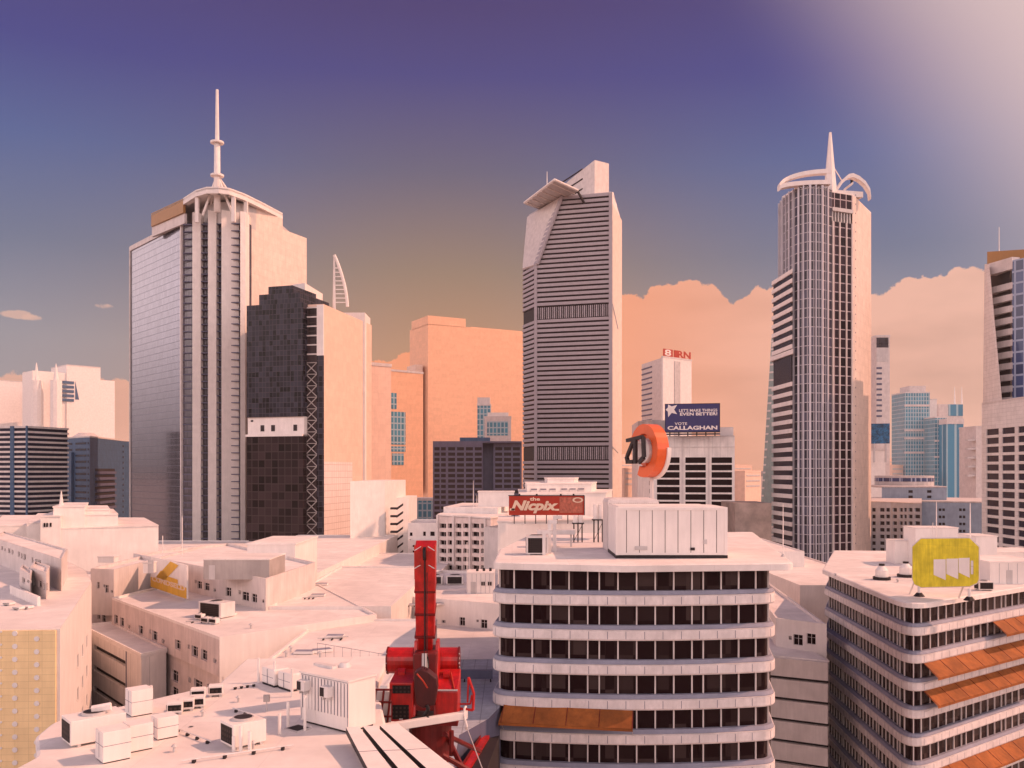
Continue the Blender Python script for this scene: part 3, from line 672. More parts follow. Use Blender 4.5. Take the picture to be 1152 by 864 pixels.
# ---- slim tower with signs
r, pl, z, f = tower_box('slim_tower', 'slim hazy tower with a dark patterned top, right of the bow fronted tower', (986, 1001), (700, 700), 379, 'stone', depth=24)
mb = MB(); f.box(mb, 0, f.L*.88, ZZ(391, 700), ZZ(380, 700), 0, .5); mb.build('patterned_panel', 'gridB', r)
mb = MB(); f.box(mb, 0, f.L*.88, ZZ(407, 700), ZZ(391, 700), 0, .3); mb.build('grey_panel', 'steel', r)
for k in range(10): mb = MB(); y = 413+k*6; f.box(mb, 0, f.L*.4, ZZ(y+2.2, 700), ZZ(y, 700), 0, .3); mb.build('window_band', 'mauve', r)
fb = Face(XY(979, 660), XY(1001, 656))
s = thing('blue_screen', (*fb.P(fb.L/2, 0)[:2], ZZ(499, 660)-14), 'bright blue patterned billboard panel between the bow tower and the teal towers', 'billboard')
M['bluescreen'] = paint('blue_print', (.02, .16, .34), dirt=.9, scale=.25, streak=1)
mb = MB(); fb.box(mb, 0, fb.L, ZZ(499, 658), ZZ(476.5, 658), -1, 0); mb.build('board', 'bluescreen', s)
mb = MB()
for t in (.2, .8): q = fb.P(fb.L*t, 0, -.5); mb.obox((q.x, q.y), 0, .6, .6, ZZ(499, 660)-14, ZZ(499, 660))
mb.build('post', 'steel', s)
tower_box('pale_block', 'pale low block under the blue patterned panel', (979, 996), (668, 668), 507, 'white', cat='office block', depth=20)
# ---- teal towers
g_ = 'teal towers on the hazy skyline'
r, pl, z, f = tower_box('teal_tower', 'broad teal glass tower with pale bands, leftmost of the teal group', (1018, 1046), (1150, 1150), 442, 'gridT', 'stone', depth=40, group=g_)
mb = MB(); f.box(mb, f.L*.2, f.L*.85, z, ZZ(434, 1150), -30, -1); mb.build('penthouse', 'stone', r)
for y in (455, 483, 492, 508): mb = MB(); f.box(mb, -.2, f.L+.2, ZZ(y+2.3, 1150), ZZ(y, 1150), -1, .8); mb.build('pale_band', 'stone', r)
tower_box('hazy_tower', 'plain pale tower just right of the broad teal tower', (1046, 1054), (1200, 1200), 450, 'white', depth=40)
r, pl, z, f = tower_box('teal_tower', 'shorter teal glass tower in the middle of the teal group', (1052, 1065), (1120, 1120), 470, 'gridT', 'stone', depth=40, group=g_)
for y in (495, 513): mb = MB(); f.box(mb, -.2, f.L+.2, ZZ(y+2, 1120), ZZ(y, 1120), -1, .8); mb.build('pale_band', 'stone', r)
r, pl, z, f = tower_box('teal_tower', 'deep teal tower with vertical strips, rightmost of the teal group', (1065, 1084), (1100, 1100), 476, 'gridU', 'stone', depth=40, group=g_)
mb = MB(); f.box(mb, -.2, f.L+.2, ZZ(477, 1100), ZZ(471, 1100), -38, .8); mb.build('cornice', 'stone', r)
r, pl, z, f = tower_box('antenna_tower', 'hazy teal topped tower carrying twin antennas', (1056, 1083), (1250, 1250), 456, 'stone', depth=40)
mb = MB(); f.box(mb, f.L*.4, f.L*1.0, ZZ(468, 1250), ZZ(455, 1250), 0, .8); mb.build('window', 'gridU', r)
for px in (1074, 1082): x, Y = XY(px, 1260); MB().tube((x, Y, z), (x, Y, ZZ(435, Y)), 1.6, 5, .3).build('antenna', 'white', r)
r, pl, z, f = tower_box('hazy_tower', 'faint pale tower with small balconies, left of the gold capped tower', (1098, 1108), (800, 800), 481, 'stone', depth=30)
for k in range(5): mb = MB(); y = 494+k*10; f.box(mb, -7, 0, ZZ(y+2, 800), ZZ(y, 800), -6, -1); mb.build('balcony', 'steel', r)
# ---- grey civic complex
r = thing('civic_block', (*XY(1040, 420), 0), 'grey stone block with punched windows and a bluish wing, below the teal towers', 'office block')
A, Bm, B, D = XY(978, 385), XY(1002, 378), XY(1037, 360), XY(1060, 440)
zt = ZZ(566, 370); mb = MB(); lst = []
for (a, b, cols) in ((A, Bm, ((981, 985), (990, 995), (997, 1001))), (Bm, B, ((1004.5, 1009), (1012, 1015.5), (1016.8, 1020), (1022, 1026.5), (1029, 1035)))):
    f = Face(a, b, 0, zt); hs = []
    for k in range(11):
        for c0, c1 in cols: hs.append(f.rect(c0, c1, 571.5+k*7.5, 575.6+k*7.5))
    lst += [(f, h) for h in f.wall(mb, hs, .6)]
f = Face(B, XY(1037, 420), 0, zt); f.wall(mb)
mb.build('wall', 'civic', r); panes(lst, r, .58, 'dark', 96)
MB().prism(ccw([A, Bm, B, XY(1037, 440), XY(978, 440)]), zt-.2, zt+.3).build('roof', 'stone', r)
M['bluewall'] = paint('bluish_render', (.26, .33, .42), dirt=.2)
A, B = XY(1030, 420), XY(1107, 405); f = Face(A, B, 0, ZZ(565, 410)); mb = MB(); hs = []
for k in range(6):
    for c in (1056, 1079): hs.append(f.rect(c, c+3, 572+k*8, 575+k*8)); hs.append(f.rect(c+4, c+7, 572+k*8, 575+k*8))
hs = f.wall(mb, hs, .6); bk = back(A, B, 60); Face(B, bk[0], 0, f.z1).wall(mb); mb.build('blue_wing', 'bluewall', r); panes([(f, h) for h in hs], r, .55, 'dark', 60)
MB().prism(ccw([A, B]+bk), f.z1-.3, f.z1+.5).build('wing_roof', 'stone', r)
A, B = XY(992, 430), XY(1065, 425); f = Face(A, B, f.z1-8, ZZ(548, 428)); mb = MB(); hs = [f.rect(c, c+5, y, y+3) for c in (1022, 1043) for y in (551.5, 557.5)]; hs = f.wall(mb, hs, .6); Face(B, (B[0], 470), f.z0, f.z1).wall(mb); mb.build('upper_wall', 'bluewall', r); panes([(f, h) for h in hs], r, .55, 'dark')
MB().prism(ccw([A, B, (B[0], 470), (A[0], 470)]), f.z1-.3, f.z1+.5).build('upper_roof', 'stone', r)
x, Y = XY(1017, 455); MB().cyl(x, Y, f.z1, ZZ(535, Y), 14, 32).build('drum', 'steel', r); MB().cyl(x, Y, ZZ(541.5, Y), ZZ(537.5, Y), 14.15, 32).build('drum_windows', 'gridO', r)
# ---- gold capped tower at right edge
A, B = XY(1104.5, 332), XY(1175, 292); zt = ZZ(455, 332)
r = thing('gold_capped_tower', (*XY(1150, 340), 0), 'tower with a gold cap, balconies and dark window grid at the right edge', 'skyscraper')
f = Face(A, B, 0, zt); mb = MB(); hs = []
for k in range(18):
    for a, b in ((1109.5, 1123.5), (1127, 1141.5), (1145, 1159), (1163, 1172)):
        u0, u1 = f.upx(a), f.upx(b); z = f.zpx(1110, 483+k*9.9); hs.append((u0, u1, z-2.25, z))
hh = f.wall(mb, hs, .5); Face((A[0]+24, A[1]+40), A, 0, zt).wall(mb); Face(B, (B[0]+20, B[1]+30), 0, zt).wall(mb); mb.build('wall', 'whiteBrick', r); panes([(f, h) for h in hh], r, .48, 'glassb', 99)
MB().prism(ccw([A, B, (B[0]+20, B[1]+30), (A[0]+24, A[1]+40)]), zt-.2, zt+.6).build('podium_roof', 'stone', r)
A, B = XY(1107, 338), XY(1139, 325); f = Face(A, B); zt2 = ZZ(295, 333)
B3 = XY(1185, 312)
MB().prism(ccw([(A[0]+3.5, A[1]+2), (B[0]+.5, B[1]+2.5), (B[0]+22, B[1]+30), (A[0]+22, A[1]+32)]), zt, zt2).build('core', 'dark', r)
mb = MB(); g = Face(B, B3); g.box(mb, 0, g.L, zt, ZZ(293, 325), -12, .3); mb.build('blue_glazing', 'gridO', r)
for k in range(12):
    z = zt2-2.2-k*4.15; 
    if k == 0: z = zt2; h = 4.4
    else: z = zt2-9.2-(k-1)*4.2; h = 2.3
    mb = MB(); f.box(mb, f.upx(1113), f.L+.3, z-h, z, -3, .4); mb.build('balcony', 'stone', r)
mb = MB()
a = [PT(1108, 297, 333), PT(1113, 297, 330), PT(1128, 458, 318), PT(1106, 458, 336)]; b_ = [p+Vector((2, 4, 0)) for p in a]
mb.hexa(a+b_); mb.build('sloping_wall', 'whiteBrick', r)
mb = MB(); fc = Face(XY(1110.5, 336), XY(1180, 330)); zc = ZZ(295, 332); mb.prism(ccw([fc.A[:2], fc.B[:2], (fc.B.x+8, 360), (fc.A.x+16, 362)]), zc, zc+4.9); mb.build('gold_cap', 'gold', r)
x, Y = XY(1124, 335); MB().tube((x, Y, zc+4.9), (x, Y, zc+14), .2, 5, .1).build('antenna', 'white', r)

# ---- low hazy blocks along the horizon
random.seed(21)
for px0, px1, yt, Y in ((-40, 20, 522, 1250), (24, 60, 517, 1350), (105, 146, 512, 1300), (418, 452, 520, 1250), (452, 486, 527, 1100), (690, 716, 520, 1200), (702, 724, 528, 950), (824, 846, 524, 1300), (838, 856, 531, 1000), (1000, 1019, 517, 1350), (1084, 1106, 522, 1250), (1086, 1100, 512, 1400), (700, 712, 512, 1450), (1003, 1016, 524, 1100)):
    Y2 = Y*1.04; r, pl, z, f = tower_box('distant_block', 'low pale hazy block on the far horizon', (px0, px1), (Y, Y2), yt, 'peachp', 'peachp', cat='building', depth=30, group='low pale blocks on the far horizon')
    mb = MB(); k = 0
    for k in range(3): f.box(mb, f.L*.08, f.L*.92, z-5-k*6, z-3-k*6, 0, .4)
    mb.build('window_band', 'steel', r)
# ---------------------------------------------------------------- front city blocks
def rail(root, plan, mat='black'): pass
def box_unit(name, label, cat, x, y, z, sx, sy, sz, ang=0, mat='white', group=None, fan=True, grille=3):
    "rooftop air handling unit: casing, dark louvre side, round fan on top"
    r = thing(name, (x, y, z), label, cat, group)
    MB().obox((x, y), ang, sx/2, sy/2, z+.12, z+sz).build('casing', mat, r, bevel=.03)
    mb = MB(); c, s = math.cos(ang), math.sin(ang)
    for a in (-1, 1): mb.obox((x+a*sx*.35*c, y+a*sx*.35*s), ang, .08, sy/2, z, z+.14)
    mb.obox((x, y), ang, sx*.4, .05, z+.02, z+.13); mb.build('skid', 'steel', r)
    if grille & 1:
        f = Face((x-sx/2*c+sy/2*s, y-sx/2*s-sy/2*c), (x+sx/2*c+sy/2*s, y+sx/2*s-sy/2*c)); mb = MB(); f.box(mb, sx*.08, sx*.92, z+.25, z+sz-.15, 0, .03)
        mb.build('louvre', 'grille', r)
    if grille & 2:
        f = Face((x-sx/2*c-sy/2*s, y-sx/2*s+sy/2*c), (x-sx/2*c+sy/2*s, y-sx/2*s-sy/2*c)); mb = MB(); f.box(mb, sy*.1, sy*.9, z+.25, z+sz-.15, 0, .03); mb.build('louvre', 'grille', r)
    if fan:
        rr = min(sx, sy)*.36; mb = MB(); mb.cyl(x, y, z+sz, z+sz+.14, rr, 18); mb.build('fan_housing', 'steel', r)
        mb = MB(); mb.cyl(x, y, z+sz+.141, z+sz+.15, rr*.85, 18); mb.build('fan', 'dark', r)
    return r
def door(root, f, u, z, w=.9, h=2.1): mb = MB(); f.box(mb, u, u+w, z, z+h, 0, .05); return mb.build('door', 'steel', root)

# grid window block behind the crane
A, B, D = XY(492, 262), XY(552, 244), XY(572, 262)
zt = ZZ(583.5, 244)
r = thing('apartment_block', (*XY(530, 262), 0), 'pinkish block with a grid of dark square windows between white ribs, behind the crane boom', 'apartment block')
f = Face(A, B, 25, zt); mb = MB(); hs = []
for k in range(11):
    for a, b in ((494.5, 501.8), (503.8, 509.3), (512.5, 519), (521, 528.3), (531, 538.8), (541, 544.5)):
        y = 589+k*9.4; hs.append(f.rect(a, b, y, y+5.2))
hh = f.wall(mb, hs, .7); Face(B, D, 25, zt).wall(mb); mb.build('wall', 'pinkwall', r)
for h in hh: window(f, (h[0]-.01, h[1]+.01, h[2]-.01, h[3]+.01), r, .65, 'split')
for px in (493, 511, 529.5, 546.5): mb = MB(); f.box(mb, f.upx(px)-.35, f.upx(px)+.35, 25, zt+.2, 0, .5); mb.build('rib', 'stone', r)
pl = ccw([A, B, D, (D[0]+8, 320), (A[0]+4, 320)]); MB().prism(pl, zt-.3, zt+.4).build('roof', 'roof', r)
MB().prism(offset(ccw([XY(499, 270), XY(560, 262), XY(575, 300), XY(520, 305)]), 0), zt+.4, zt+2.2).build('upper_roof', 'roof', r)
x, Y = XY(553, 275); r2 = thing('plant_room', (x, Y, zt+2.2), 'plain white plant room on the roof of the grid windowed block', 'plant room')
MB().box(x-4, x+7, Y-4, Y+5, zt+2.2, zt+6.6).build('wall', 'white', r2); MB().box(x-4.2, x+7.2, Y-4.2, Y+5.2, zt+6.6, zt+6.9).build('roof', 'roof', r2)
for px, h, lab in ((532.5, 8, 'taller thin mast on the grid windowed block'), (536.5, 3.6, 'short thin mast beside the taller one on the grid windowed block')):
    x, Y = XY(px, 268); MB().tube((x, Y, zt+2.2), (x, Y, zt+2.2+h), .14, 6, .05).build('antenna', 'white', None, (x, Y, zt+2.2), **P(lab, 'antenna'))
# plain wing in front of it
A, B = XY(545, 205), XY(600, 196); zt = ZZ(597, 200)
simple('plain_block', 'plain pale wing with one small window, between the grid windowed block and the curved office', 'building', [XY(545, 222), A, B, XY(612, 196), (XY(600, 230)[0], 235)][1:], 25, zt, 'stone', winf=[(0, [(580, 585.5, 602, 606)], 'split')])
# stepped building with the red sign
zt = 57.8; r = thing('stepped_block', (*XY(620, 175), 0), 'stepped cream building carrying the red Nicpix billboard', 'building')
Y0 = 172
def sbox(px0, px1, y0, Y, Yb, mat='white', name='wall', z0=25):
    x0, x1 = XY(px0, Y)[0], XY(px1, Y)[0]; z1 = ZZ(y0, Y); MB().prism([(x0, Y), (x1, Y+.4*(x1-x0)), (x1*Yb/Y+1, Yb+4), (x0, Yb+4)], z0, z1).build(name, mat, r); MB().prism([(x0-.15, Y-.15), (x1+.15, Y-.15+.4*(x1-x0)), (x1*Yb/Y+1.15, Yb+4.1), (x0-.15, Yb+4.1)], z1, z1+.25).build('roof', 'roof', r); return z1
sbox(585, 686, 556, 180, 215); sbox(593, 668, 545, 186, 210); z = sbox(616, 647, 539, 192, 205)
sbox(560, 690, 588, Y0-8, 180)
mb = MB(); f = Face((XY(593, 186)[0], 185.9), (XY(668, 186)[0], 185.9+.4*(XY(668, 186)[0]-XY(593, 186)[0])))
for c in (597, 607.5, 618, 631, 640.5, 650):
    mb = MB(); f.box(mb, f.upx(c), f.upx(c+7), ZZ(556, 186), ZZ(549.5, 186), 0, .12); w = mb.build('window', 'stone', r)
    mb = MB(); f.box(mb, f.upx(c+.3), f.upx(c+6.7), ZZ(551, 186), ZZ(550, 186), .12, .2); mb.build('hood', 'mauve', w)
fb = Face(XY(572.5, 164.5), XY(657, 164.5)); zb1, zb0 = ZZ(558, 164.5), ZZ(579.5, 164.5)
s = thing('billboard', (*fb.P(fb.L/2, 0)[:2], zb0-1.6), 'red billboard reading Nicpix in slanted cream letters with a faded picture', 'billboard')
mb = MB(); fb.box(mb, 0, fb.L, zb0, zb1, -.3, 0); brd = mb.build('board', 'redsign', s)
mb = MB(); fb.box(mb, -.1, fb.L+.1, zb1, zb1+.15, -.35, .06); fb.box(mb, fb.L, fb.L+.15, zb0, zb1, -.35, .06); mb.build('frame', 'black', s)
for k in range(7): mb = MB(); fb.box(mb, fb.L*(k+.5)/7-.08, fb.L*(k+.5)/7+.08, zb0-1.6, zb0, -.3, -.15); mb.build('post', 'black', s)
for k in (.13, .36, .68, .85): mb = MB(); fb.box(mb, fb.L*k, fb.L*k+.3, zb1+.15, zb1+.4, -.2, .3); mb.build('lamp', 'black', s)
u = fb.upx
M['cream'] = paint('cream_print', (.80, .60, .44), dirt=.1)
M['faded'] = paint('faded_print', (.55, .16, .10), dirt=.5, scale=2)
text(brd, 'Nicpix', fb, u(575), u(628), ZZ(577.5, 164.5), ZZ(563, 164.5), .02, 'cream', bold=.045, shear=.3)
mb = MB(); fb.box(mb, u(573.5), u(579), ZZ(574.3, 164.5), ZZ(572, 164.5), .01, .05); fb.box(mb, u(624), u(629), ZZ(574.5, 164.5), ZZ(572.5, 164.5), .01, .05); mb.build('swash', 'cream', brd)
text(brd, 'the', fb, u(596), u(607.5), ZZ(563.3, 164.5), ZZ(559.3, 164.5), .02, 'cream', bold=.03)
mb = MB(); fb.box(mb, u(629.5), u(655.5), ZZ(577, 164.5), ZZ(559.5, 164.5), .01, .03); mb.build('picture', 'faded', brd)
mb = MB()
for k in range(16):
    a, b = 2*math.pi*k/16, 2*math.pi*(k+1)/16; cx, cz = u(650), ZZ(562.5, 164.5)
    mb.hexa([fb.P(cx+rr*math.cos(t), cz+rr*.5*math.sin(t), d) for d in (.03, .06) for rr, t in ((1.0, a), (1.0, b), (.65, b), (.65, a))])
mb.build('ring_mark', 'cream', brd)
# twin water tanks on stands
for px0, px1, y0, y1, lab in ((644.5, 656, 580, 588, 'pair of small white tanks on a thin leg stand, the left stand'), (667, 679, 567.5, 584, 'taller white twin tank on a braced stand, right one before the cream building')):
    Y = 120; x0, x1 = XY(px0, Y)[0], XY(px1, Y)[0]; zz1 = ZZ(y0, Y); zz0 = ZZ(y1, Y); zr = 60.4
    s = thing('water_tank', ((x0+x1)/2, Y, zr), lab, 'water tank')
    for k in (.25, .75): xx = x0+(x1-x0)*k; MB().cyl(xx, Y, zz0, zz1, (x1-x0)*.24, 12).build('tank', 'white', s, smooth=False)
    for k in (.1, .5, .9):
        for dy in (-.4, .4): xx = x0+(x1-x0)*k; MB().tube((xx, Y+dy, zr), (xx, Y+dy, zz0), .06, 5).build('leg', 'black', s)
    MB().box(x0-.1, x1+.1, Y-.6, Y+.6, zz0-.15, zz0).build('platform', 'black', s)
    MB().tube((x0, Y-.45, zr), (x1, Y-.45, zz0), .04, 4).build('brace', 'black', s)

# ---- curved front office (round corners)
def banded(name, label, plan, ztop, n, fh, spans, zbase, inset=.75, cat='office block', group=None):
    r = thing(name, cen(plan, zbase), label, cat, group)
    zs = ztop
    for k in range(n):
        z1 = zs-(.55 if k == 0 else .0); wz0 = z1-2.05
        mb = MB().prism(offset(plan, -inset), wz0-.05, z1+.02)
        for (pts, step, ph) in spans:
            # mullions along this run
            acc = ph; nn = 0
            for a, b in zip(pts, pts[1:]):
                f = Face(a, b); L = f.L
                while acc < L:
                    w = .14; jit = 0
                    f.box(mb, acc-w/2, acc+w/2, wz0, z1, -.02, .16, 1); nn += 1
                    acc += step*(1 if (nn % 6) else .62)
                acc -= L
        mb.loft(plan, [(-inset, wz0-.42), (-.10, wz0-.42), (-.10, wz0-.36), (-.3, wz0-.02), (-inset, wz0)], 2)
        mb.build('window_band', ['glassG', 'stone', 'sill'], r)
        zb = z1-fh
        mb = MB().loft(plan, [(-inset+.02, wz0-.44), (-.12, wz0-.44), (0, wz0-.46), (0, wz0-.48), (-.05, wz0-.5), (-.05, wz0-.55), (0, wz0-.57), (0, zb+.16), (-.1, zb), (-inset, zb)][::-1]); acc = .8
        for (pts, step, ph) in spans:
            acc = .8
            for a, b in zip(pts, pts[1:]):
                f = Face(a, b); f = Face(f.P(0, 0, inset)[:2], f.P(f.L, 0, inset)[:2])
                while acc < f.L: f.box(mb, acc-.028, acc+.028, zb+.17, wz0-.6, -.03, .006, 1); acc += step*.98
                acc -= f.L
        mb.build('parapet_band', ['bandw', 'mauve'], r)
        zs = zb
    MB().prism(offset(plan, -inset-.2), zbase, zs+.01).build('core', 'stone', r)
    return r, zs
M['bandw'] = paint('pale_render_band', (.74, .68, .66), dirt=.22, scale=.5, streak=.5)
ZG = 60.1
fl_, fr_ = XY(555, 94), XY(876, 94)
bulge = []
for k in range(9):
    t = k/8; bulge.append((fl_[0]+1.6+(fr_[0]-fl_[0]-3.2)*t, 93.6-1.3*math.sin(math.pi*t)))
def corner(c, r_, a0, a1, n=7): return [(c[0]+r_*math.cos(R(a0+(a1-a0)*k/n)), c[1]+r_*math.sin(R(a0+(a1-a0)*k/n))) for k in range(n+1)]
planG = corner((fl_[0]+2.2, 96), 2.3, 180, 262)+bulge[1:-1]+corner((fr_[0]-2.2, 96), 2.3, 278, 360)
planG += [(36.5, 138), (2.5, 134)]
planG = ccw(planG)
ins = offset(planG, -.75)
ii = [i for i, p in enumerate(planG) if p[1] < 97.5]
def run(plan, idx, inset=.75):
    o = offset(plan, -inset); pts = [o[i] for i in idx]; return pts
r, zb = banded('curved_office', 'large white curved office with dark window bands and round corners, centre foreground', planG, ZG, 9, 3.62, [(run(planG, ii), 1.95, .5)], 0)
# overhanging roof slab
roofpl = ccw([XY(555, 94), XY(700, 91.2), XY(893, 93), (38.3, 141), (3.0, 137), (-1.5, 110)])
MB().loft(rounded(roofpl, [1, 0, 1.2, 1, 1, 0] if area([XY(555, 94), XY(893, 93), (38, 141)]) > 0 else 1), [(-.3, ZG-.55), (0, ZG-.5), (0, ZG+.16), (-.2, ZG+.26), (-.6, ZG+.26)]).build('roof_slab', 'roof', r)
# orange awnings on it
def awning(label, f, u0, u1, z, drop=1.35, out=1.9, nb=4, group='orange awnings on the banded offices'):
    c = f.P((u0+u1)/2, z); a = thing('awning', c, label, 'awning', group)
    mb = MB(); P_ = f.P
    mb.hexa([P_(u0, z-.05, 0), P_(u1, z-.05, 0), P_(u1+.05, z-drop-.04, out), P_(u0-.25, z-drop-.04, out), P_(u0, z, 0), P_(u1, z, 0), P_(u1+.05, z-drop, out), P_(u0-.25, z-drop, out)])
    mb.hexa([P_(u0-.25, z-drop-.3, out), P_(u1+.05, z-drop-.3, out), P_(u1+.05, z-drop-.3, out-.04), P_(u0-.25, z-drop-.3, out-.04), P_(u0-.25, z-drop, out), P_(u1+.05, z-drop, out), P_(u1+.05, z-drop, out-.04), P_(u0-.25, z-drop, out-.04)])
    mb.build('canvas', 'orange', a)
    for k in range(nb+1):
        u = u0+(u1-u0)*k/nb; MB().tube(P_(u, z+.02, .02), P_(u, z-drop+.02, out), .035, 5).build('seam', 'dred', a)
    for u in (u0, u1): MB().tube(P_(u, z-drop-.1, out-.05), P_(u, z-drop-1.2, .1), .03, 5).build('arm', 'steel', a)
f = Face(XY(557, 92.6), XY(876, 92.6))
z5 = ZG-.55-4*3.62+.05
fa = Face(XY(567, 93.9), XY(712, 91.6))
awning('long orange awning over the fifth window band of the curved office', fa, 0, fa.L, z5+.15)
awning('orange awning at the bottom edge of the picture, under the curved office windows', Face(XY(560, 93.2), XY(868, 93.2)), .3, 28, ZG-.55-6*3.62-.3, nb=8)
# container like plant room on the roof
zr = ZG+.27
A, B = XY(693, 98), XY(818, 98); ztop = ZZ(570.5, 98)
r = thing('plant_room', ((A[0]+B[0])/2, 102, zr), 'large ribbed white plant room on the roof of the curved office', 'plant room')
MB().box(A[0], B[0], 98, 106, zr+.35, ztop).build('wall', 'white', r, bevel=.06)
MB().box(A[0]-.03, B[0]+.05, 97.9, 106.1, zr, zr+.35).build('plinth', 'black', r)
mb = MB(); f = Face(A, B)
f.box(mb, -.04, .3, zr+.35, ztop, 0, .08); f.box(mb, f.L-.3, f.L+.04, zr+.35, ztop, 0, .08); f.box(mb, .3, f.L-.3, ztop-.35, ztop-.05, 0, .07); f.box(mb, .3, f.L-.3, zr+.37, zr+.62, 0, .07)
mb.build('corner_frame', 'white', r)
for k in range(8): mb = MB(); u_ = .45+(f.L-.9)*(k+.5)/8-.0; f.box(mb, u_-.03, u_+.03, zr+.62, ztop-.35, 0, .012); mb.build('panel_joint', 'black', r)
for a, b, c, d, m_ in ((714, 728, 618.5, 614.5, 'steel'), (776.5, 781.5, 619, 616, 'dark'), (791.5, 795, 612, 607, 'steel')):
    mb = MB(); f.box(mb, f.upx(a), f.upx(b), ZZ(c, 98), ZZ(d, 98), .0, .12); mb.build('vent', m_, r)
mb = MB(); mb.box(A[0]+.3, B[0]-1.5, 98.4, 105.7, ztop, ztop+.08); mb.build('roof', 'roof', r)
A, B = XY(686, 104), XY(745, 104); z2 = ZZ(561.5, 104)
r = thing('plant_room', ((A[0]+B[0])/2, 110, zr), 'corrugated low plant housing behind the ribbed plant room', 'plant room')
mb = MB(); Yb = 112; pr = [(zr, 0), (z2-.5, 0), (z2, .5)]
MB().loft([(A[0], 106.3), (B[0], 106.3), (B[0], Yb), (A[0], Yb)], [(0, zr), (0, z2-.5), (-.15, z2-.15), (-.6, z2)]).build('casing', 'stone', r)
for k in range(24): mb = MB(); xx = A[0]+(B[0]-A[0])*(k+.5)/24; mb.box(xx-.06, xx+.06, 106.22, 106.3, zr+.1, z2-.5)
mb = MB()
for k in range(24): xx = A[0]+(B[0]-A[0])*(k+.5)/24; mb.box(xx-.06, xx+.06, 106.22, 106.3, zr+.1, z2-.5)
mb.build('corrugation', 'white', r)
# dark AC box with ducts at left of the roof
x, Y = XY(604, 103); box_unit('air_handler', 'dark fronted air handler with white ducts, left on the curved office roof', 'air conditioner', x, Y, zr, 2.5, 2.4, 2.1, 0, 'duct')
r = thing('duct_run', (XY(620, 101)[0], 103, zr), 'run of white square ducts rising beside the dark fronted air handler', 'duct')
for k, (px, y0) in enumerate(((612, 598), (619, 588), (626, 584))):
    x = XY(px, 102)[0]; MB().box(x-.2, x+.2, 101.6+k*2.2, 102+k*2.2, zr, ZZ(y0+2, 102)).build('riser', 'duct', r, bevel=.03)
    MB().box(x-.2, x+.9, 101.6+k*2.2, 102+k*2.2, ZZ(y0+2, 102), ZZ(y0+2, 102)+.4).build('elbow', 'duct', r, bevel=.03)
x = XY(626, 108)[0]; MB().box(x-2.2, x+2.6, 112, 114, zr+1.6, zr+2.2).build('header', 'duct', r, bevel=.05)
for k in range(3): MB().box(x-2+k*2, x-1.8+k*2, 112.8, 113, zr, zr+1.6).build('post', 'steel', r)
x, Y = XY(893, 100); x -= 1.2
r = thing('antenna', (x, Y, zr), 'thin white whip antenna on the right corner of the curved office roof', 'antenna')
MB().tube((x, Y, zr), (x, Y, ZZ(566, Y)), .07, 6, .03).build('rod', 'white', r); MB().cyl(x, Y, zr, zr+.3, .3, 8, .1).build('foot', 'steel', r)
# ---- orange and black ring sign
c = PT(729, 507, 128); r = thing('ring_sign', (c.x, c.y, zr), 'orange ring shop sign with black angular letters jutting from it, left of the blue billboard', 'sign')
ax = Vector((-.92, -.39, 0)).normalized(); sd = Vector((-ax.y, ax.x, 0)); up = Vector((0, 0, 1))
def ringpart(name, mat, a0, a1, ri, ro, d0, d1, n=22, cc=c):
    mb = MB(); pts = []
    for k in range(n):
        a, b = R(a0+(a1-a0)*k/n), R(a0+(a1-a0)*(k+1)/n); q = []
        for rr, t, d in ((ri, a, d0), (ro, a, d0), (ro, a, d1), (ri, a, d1), (ri, b, d0), (ro, b, d0), (ro, b, d1), (ri, b, d1)):
            q.append(cc+sd*(rr*math.cos(t))+up*(rr*math.sin(t))+ax*d)
        mb.hexa(q)
    return mb.build(name, mat, r)
ringpart('ring', 'orangep', -115, 170, 2.45, 3.85, -1.1, .8)
ringpart('inner_ring', 'orangep', -80, 265, 1.8, 2.5, -.9, .2)
ringpart('white_rim', 'white', -110, 5, 3.85, 4.1, -1.3, -.7)
ringpart('backing', 'white', 0, 360, .05, 1.8, .2, .9)
def bar(p, q, w, name='letter_stroke'):
    "stroke in the sign plane: p,q = (s,z) offsets"
    a = c+sd*p[0]+up*p[1]; b = c+sd*q[0]+up*q[1]; t = (b-a).normalized(); nn = t.cross(ax)*w/2; d0, d1 = ax*2.0, ax*2.4
    MB().hexa([a-nn+d0, b-nn+d0, b-nn+d1, a-nn+d1, a+nn+d0, b+nn+d0, b+nn+d1, a+nn+d1]).build(name, 'black', r)
# reads as a 2 joined to a D-like bracket; sd points to the picture's right here
sg = 1 if sd.x > 0 else -1
def bq(p, q, w=.6): w *= .85; bar((p[0]*sg, p[1]), (q[0]*sg, q[1]), w)
bq((-2.2, 1.5), (2.2, 1.9), .6); bq((-.3, 1.5), (-2.2, -.9)); bq((-2.3, -.8), (-1.9, -1.7), .7); bq((-2.3, -1.6), (-.4, -1.6), .7); bq((.15, 1.6), (.15, -1.9), .8); bq((2.3, 1.9), (2.5, -1.0), .7); bq((2.5, -1.0), (1.2, -1.7), .7)
for zz in (-1.2, 1.2): MB().tube(c+ax*-.6+up*zz, c+ax*2+up*zz, .25, 6).build('bracket', 'white', r)
q = c+ax*-.6
MB().tube((q.x, q.y, zr), (q.x, q.y, c.z-2), .28, 8).build('pole', 'stone', r)

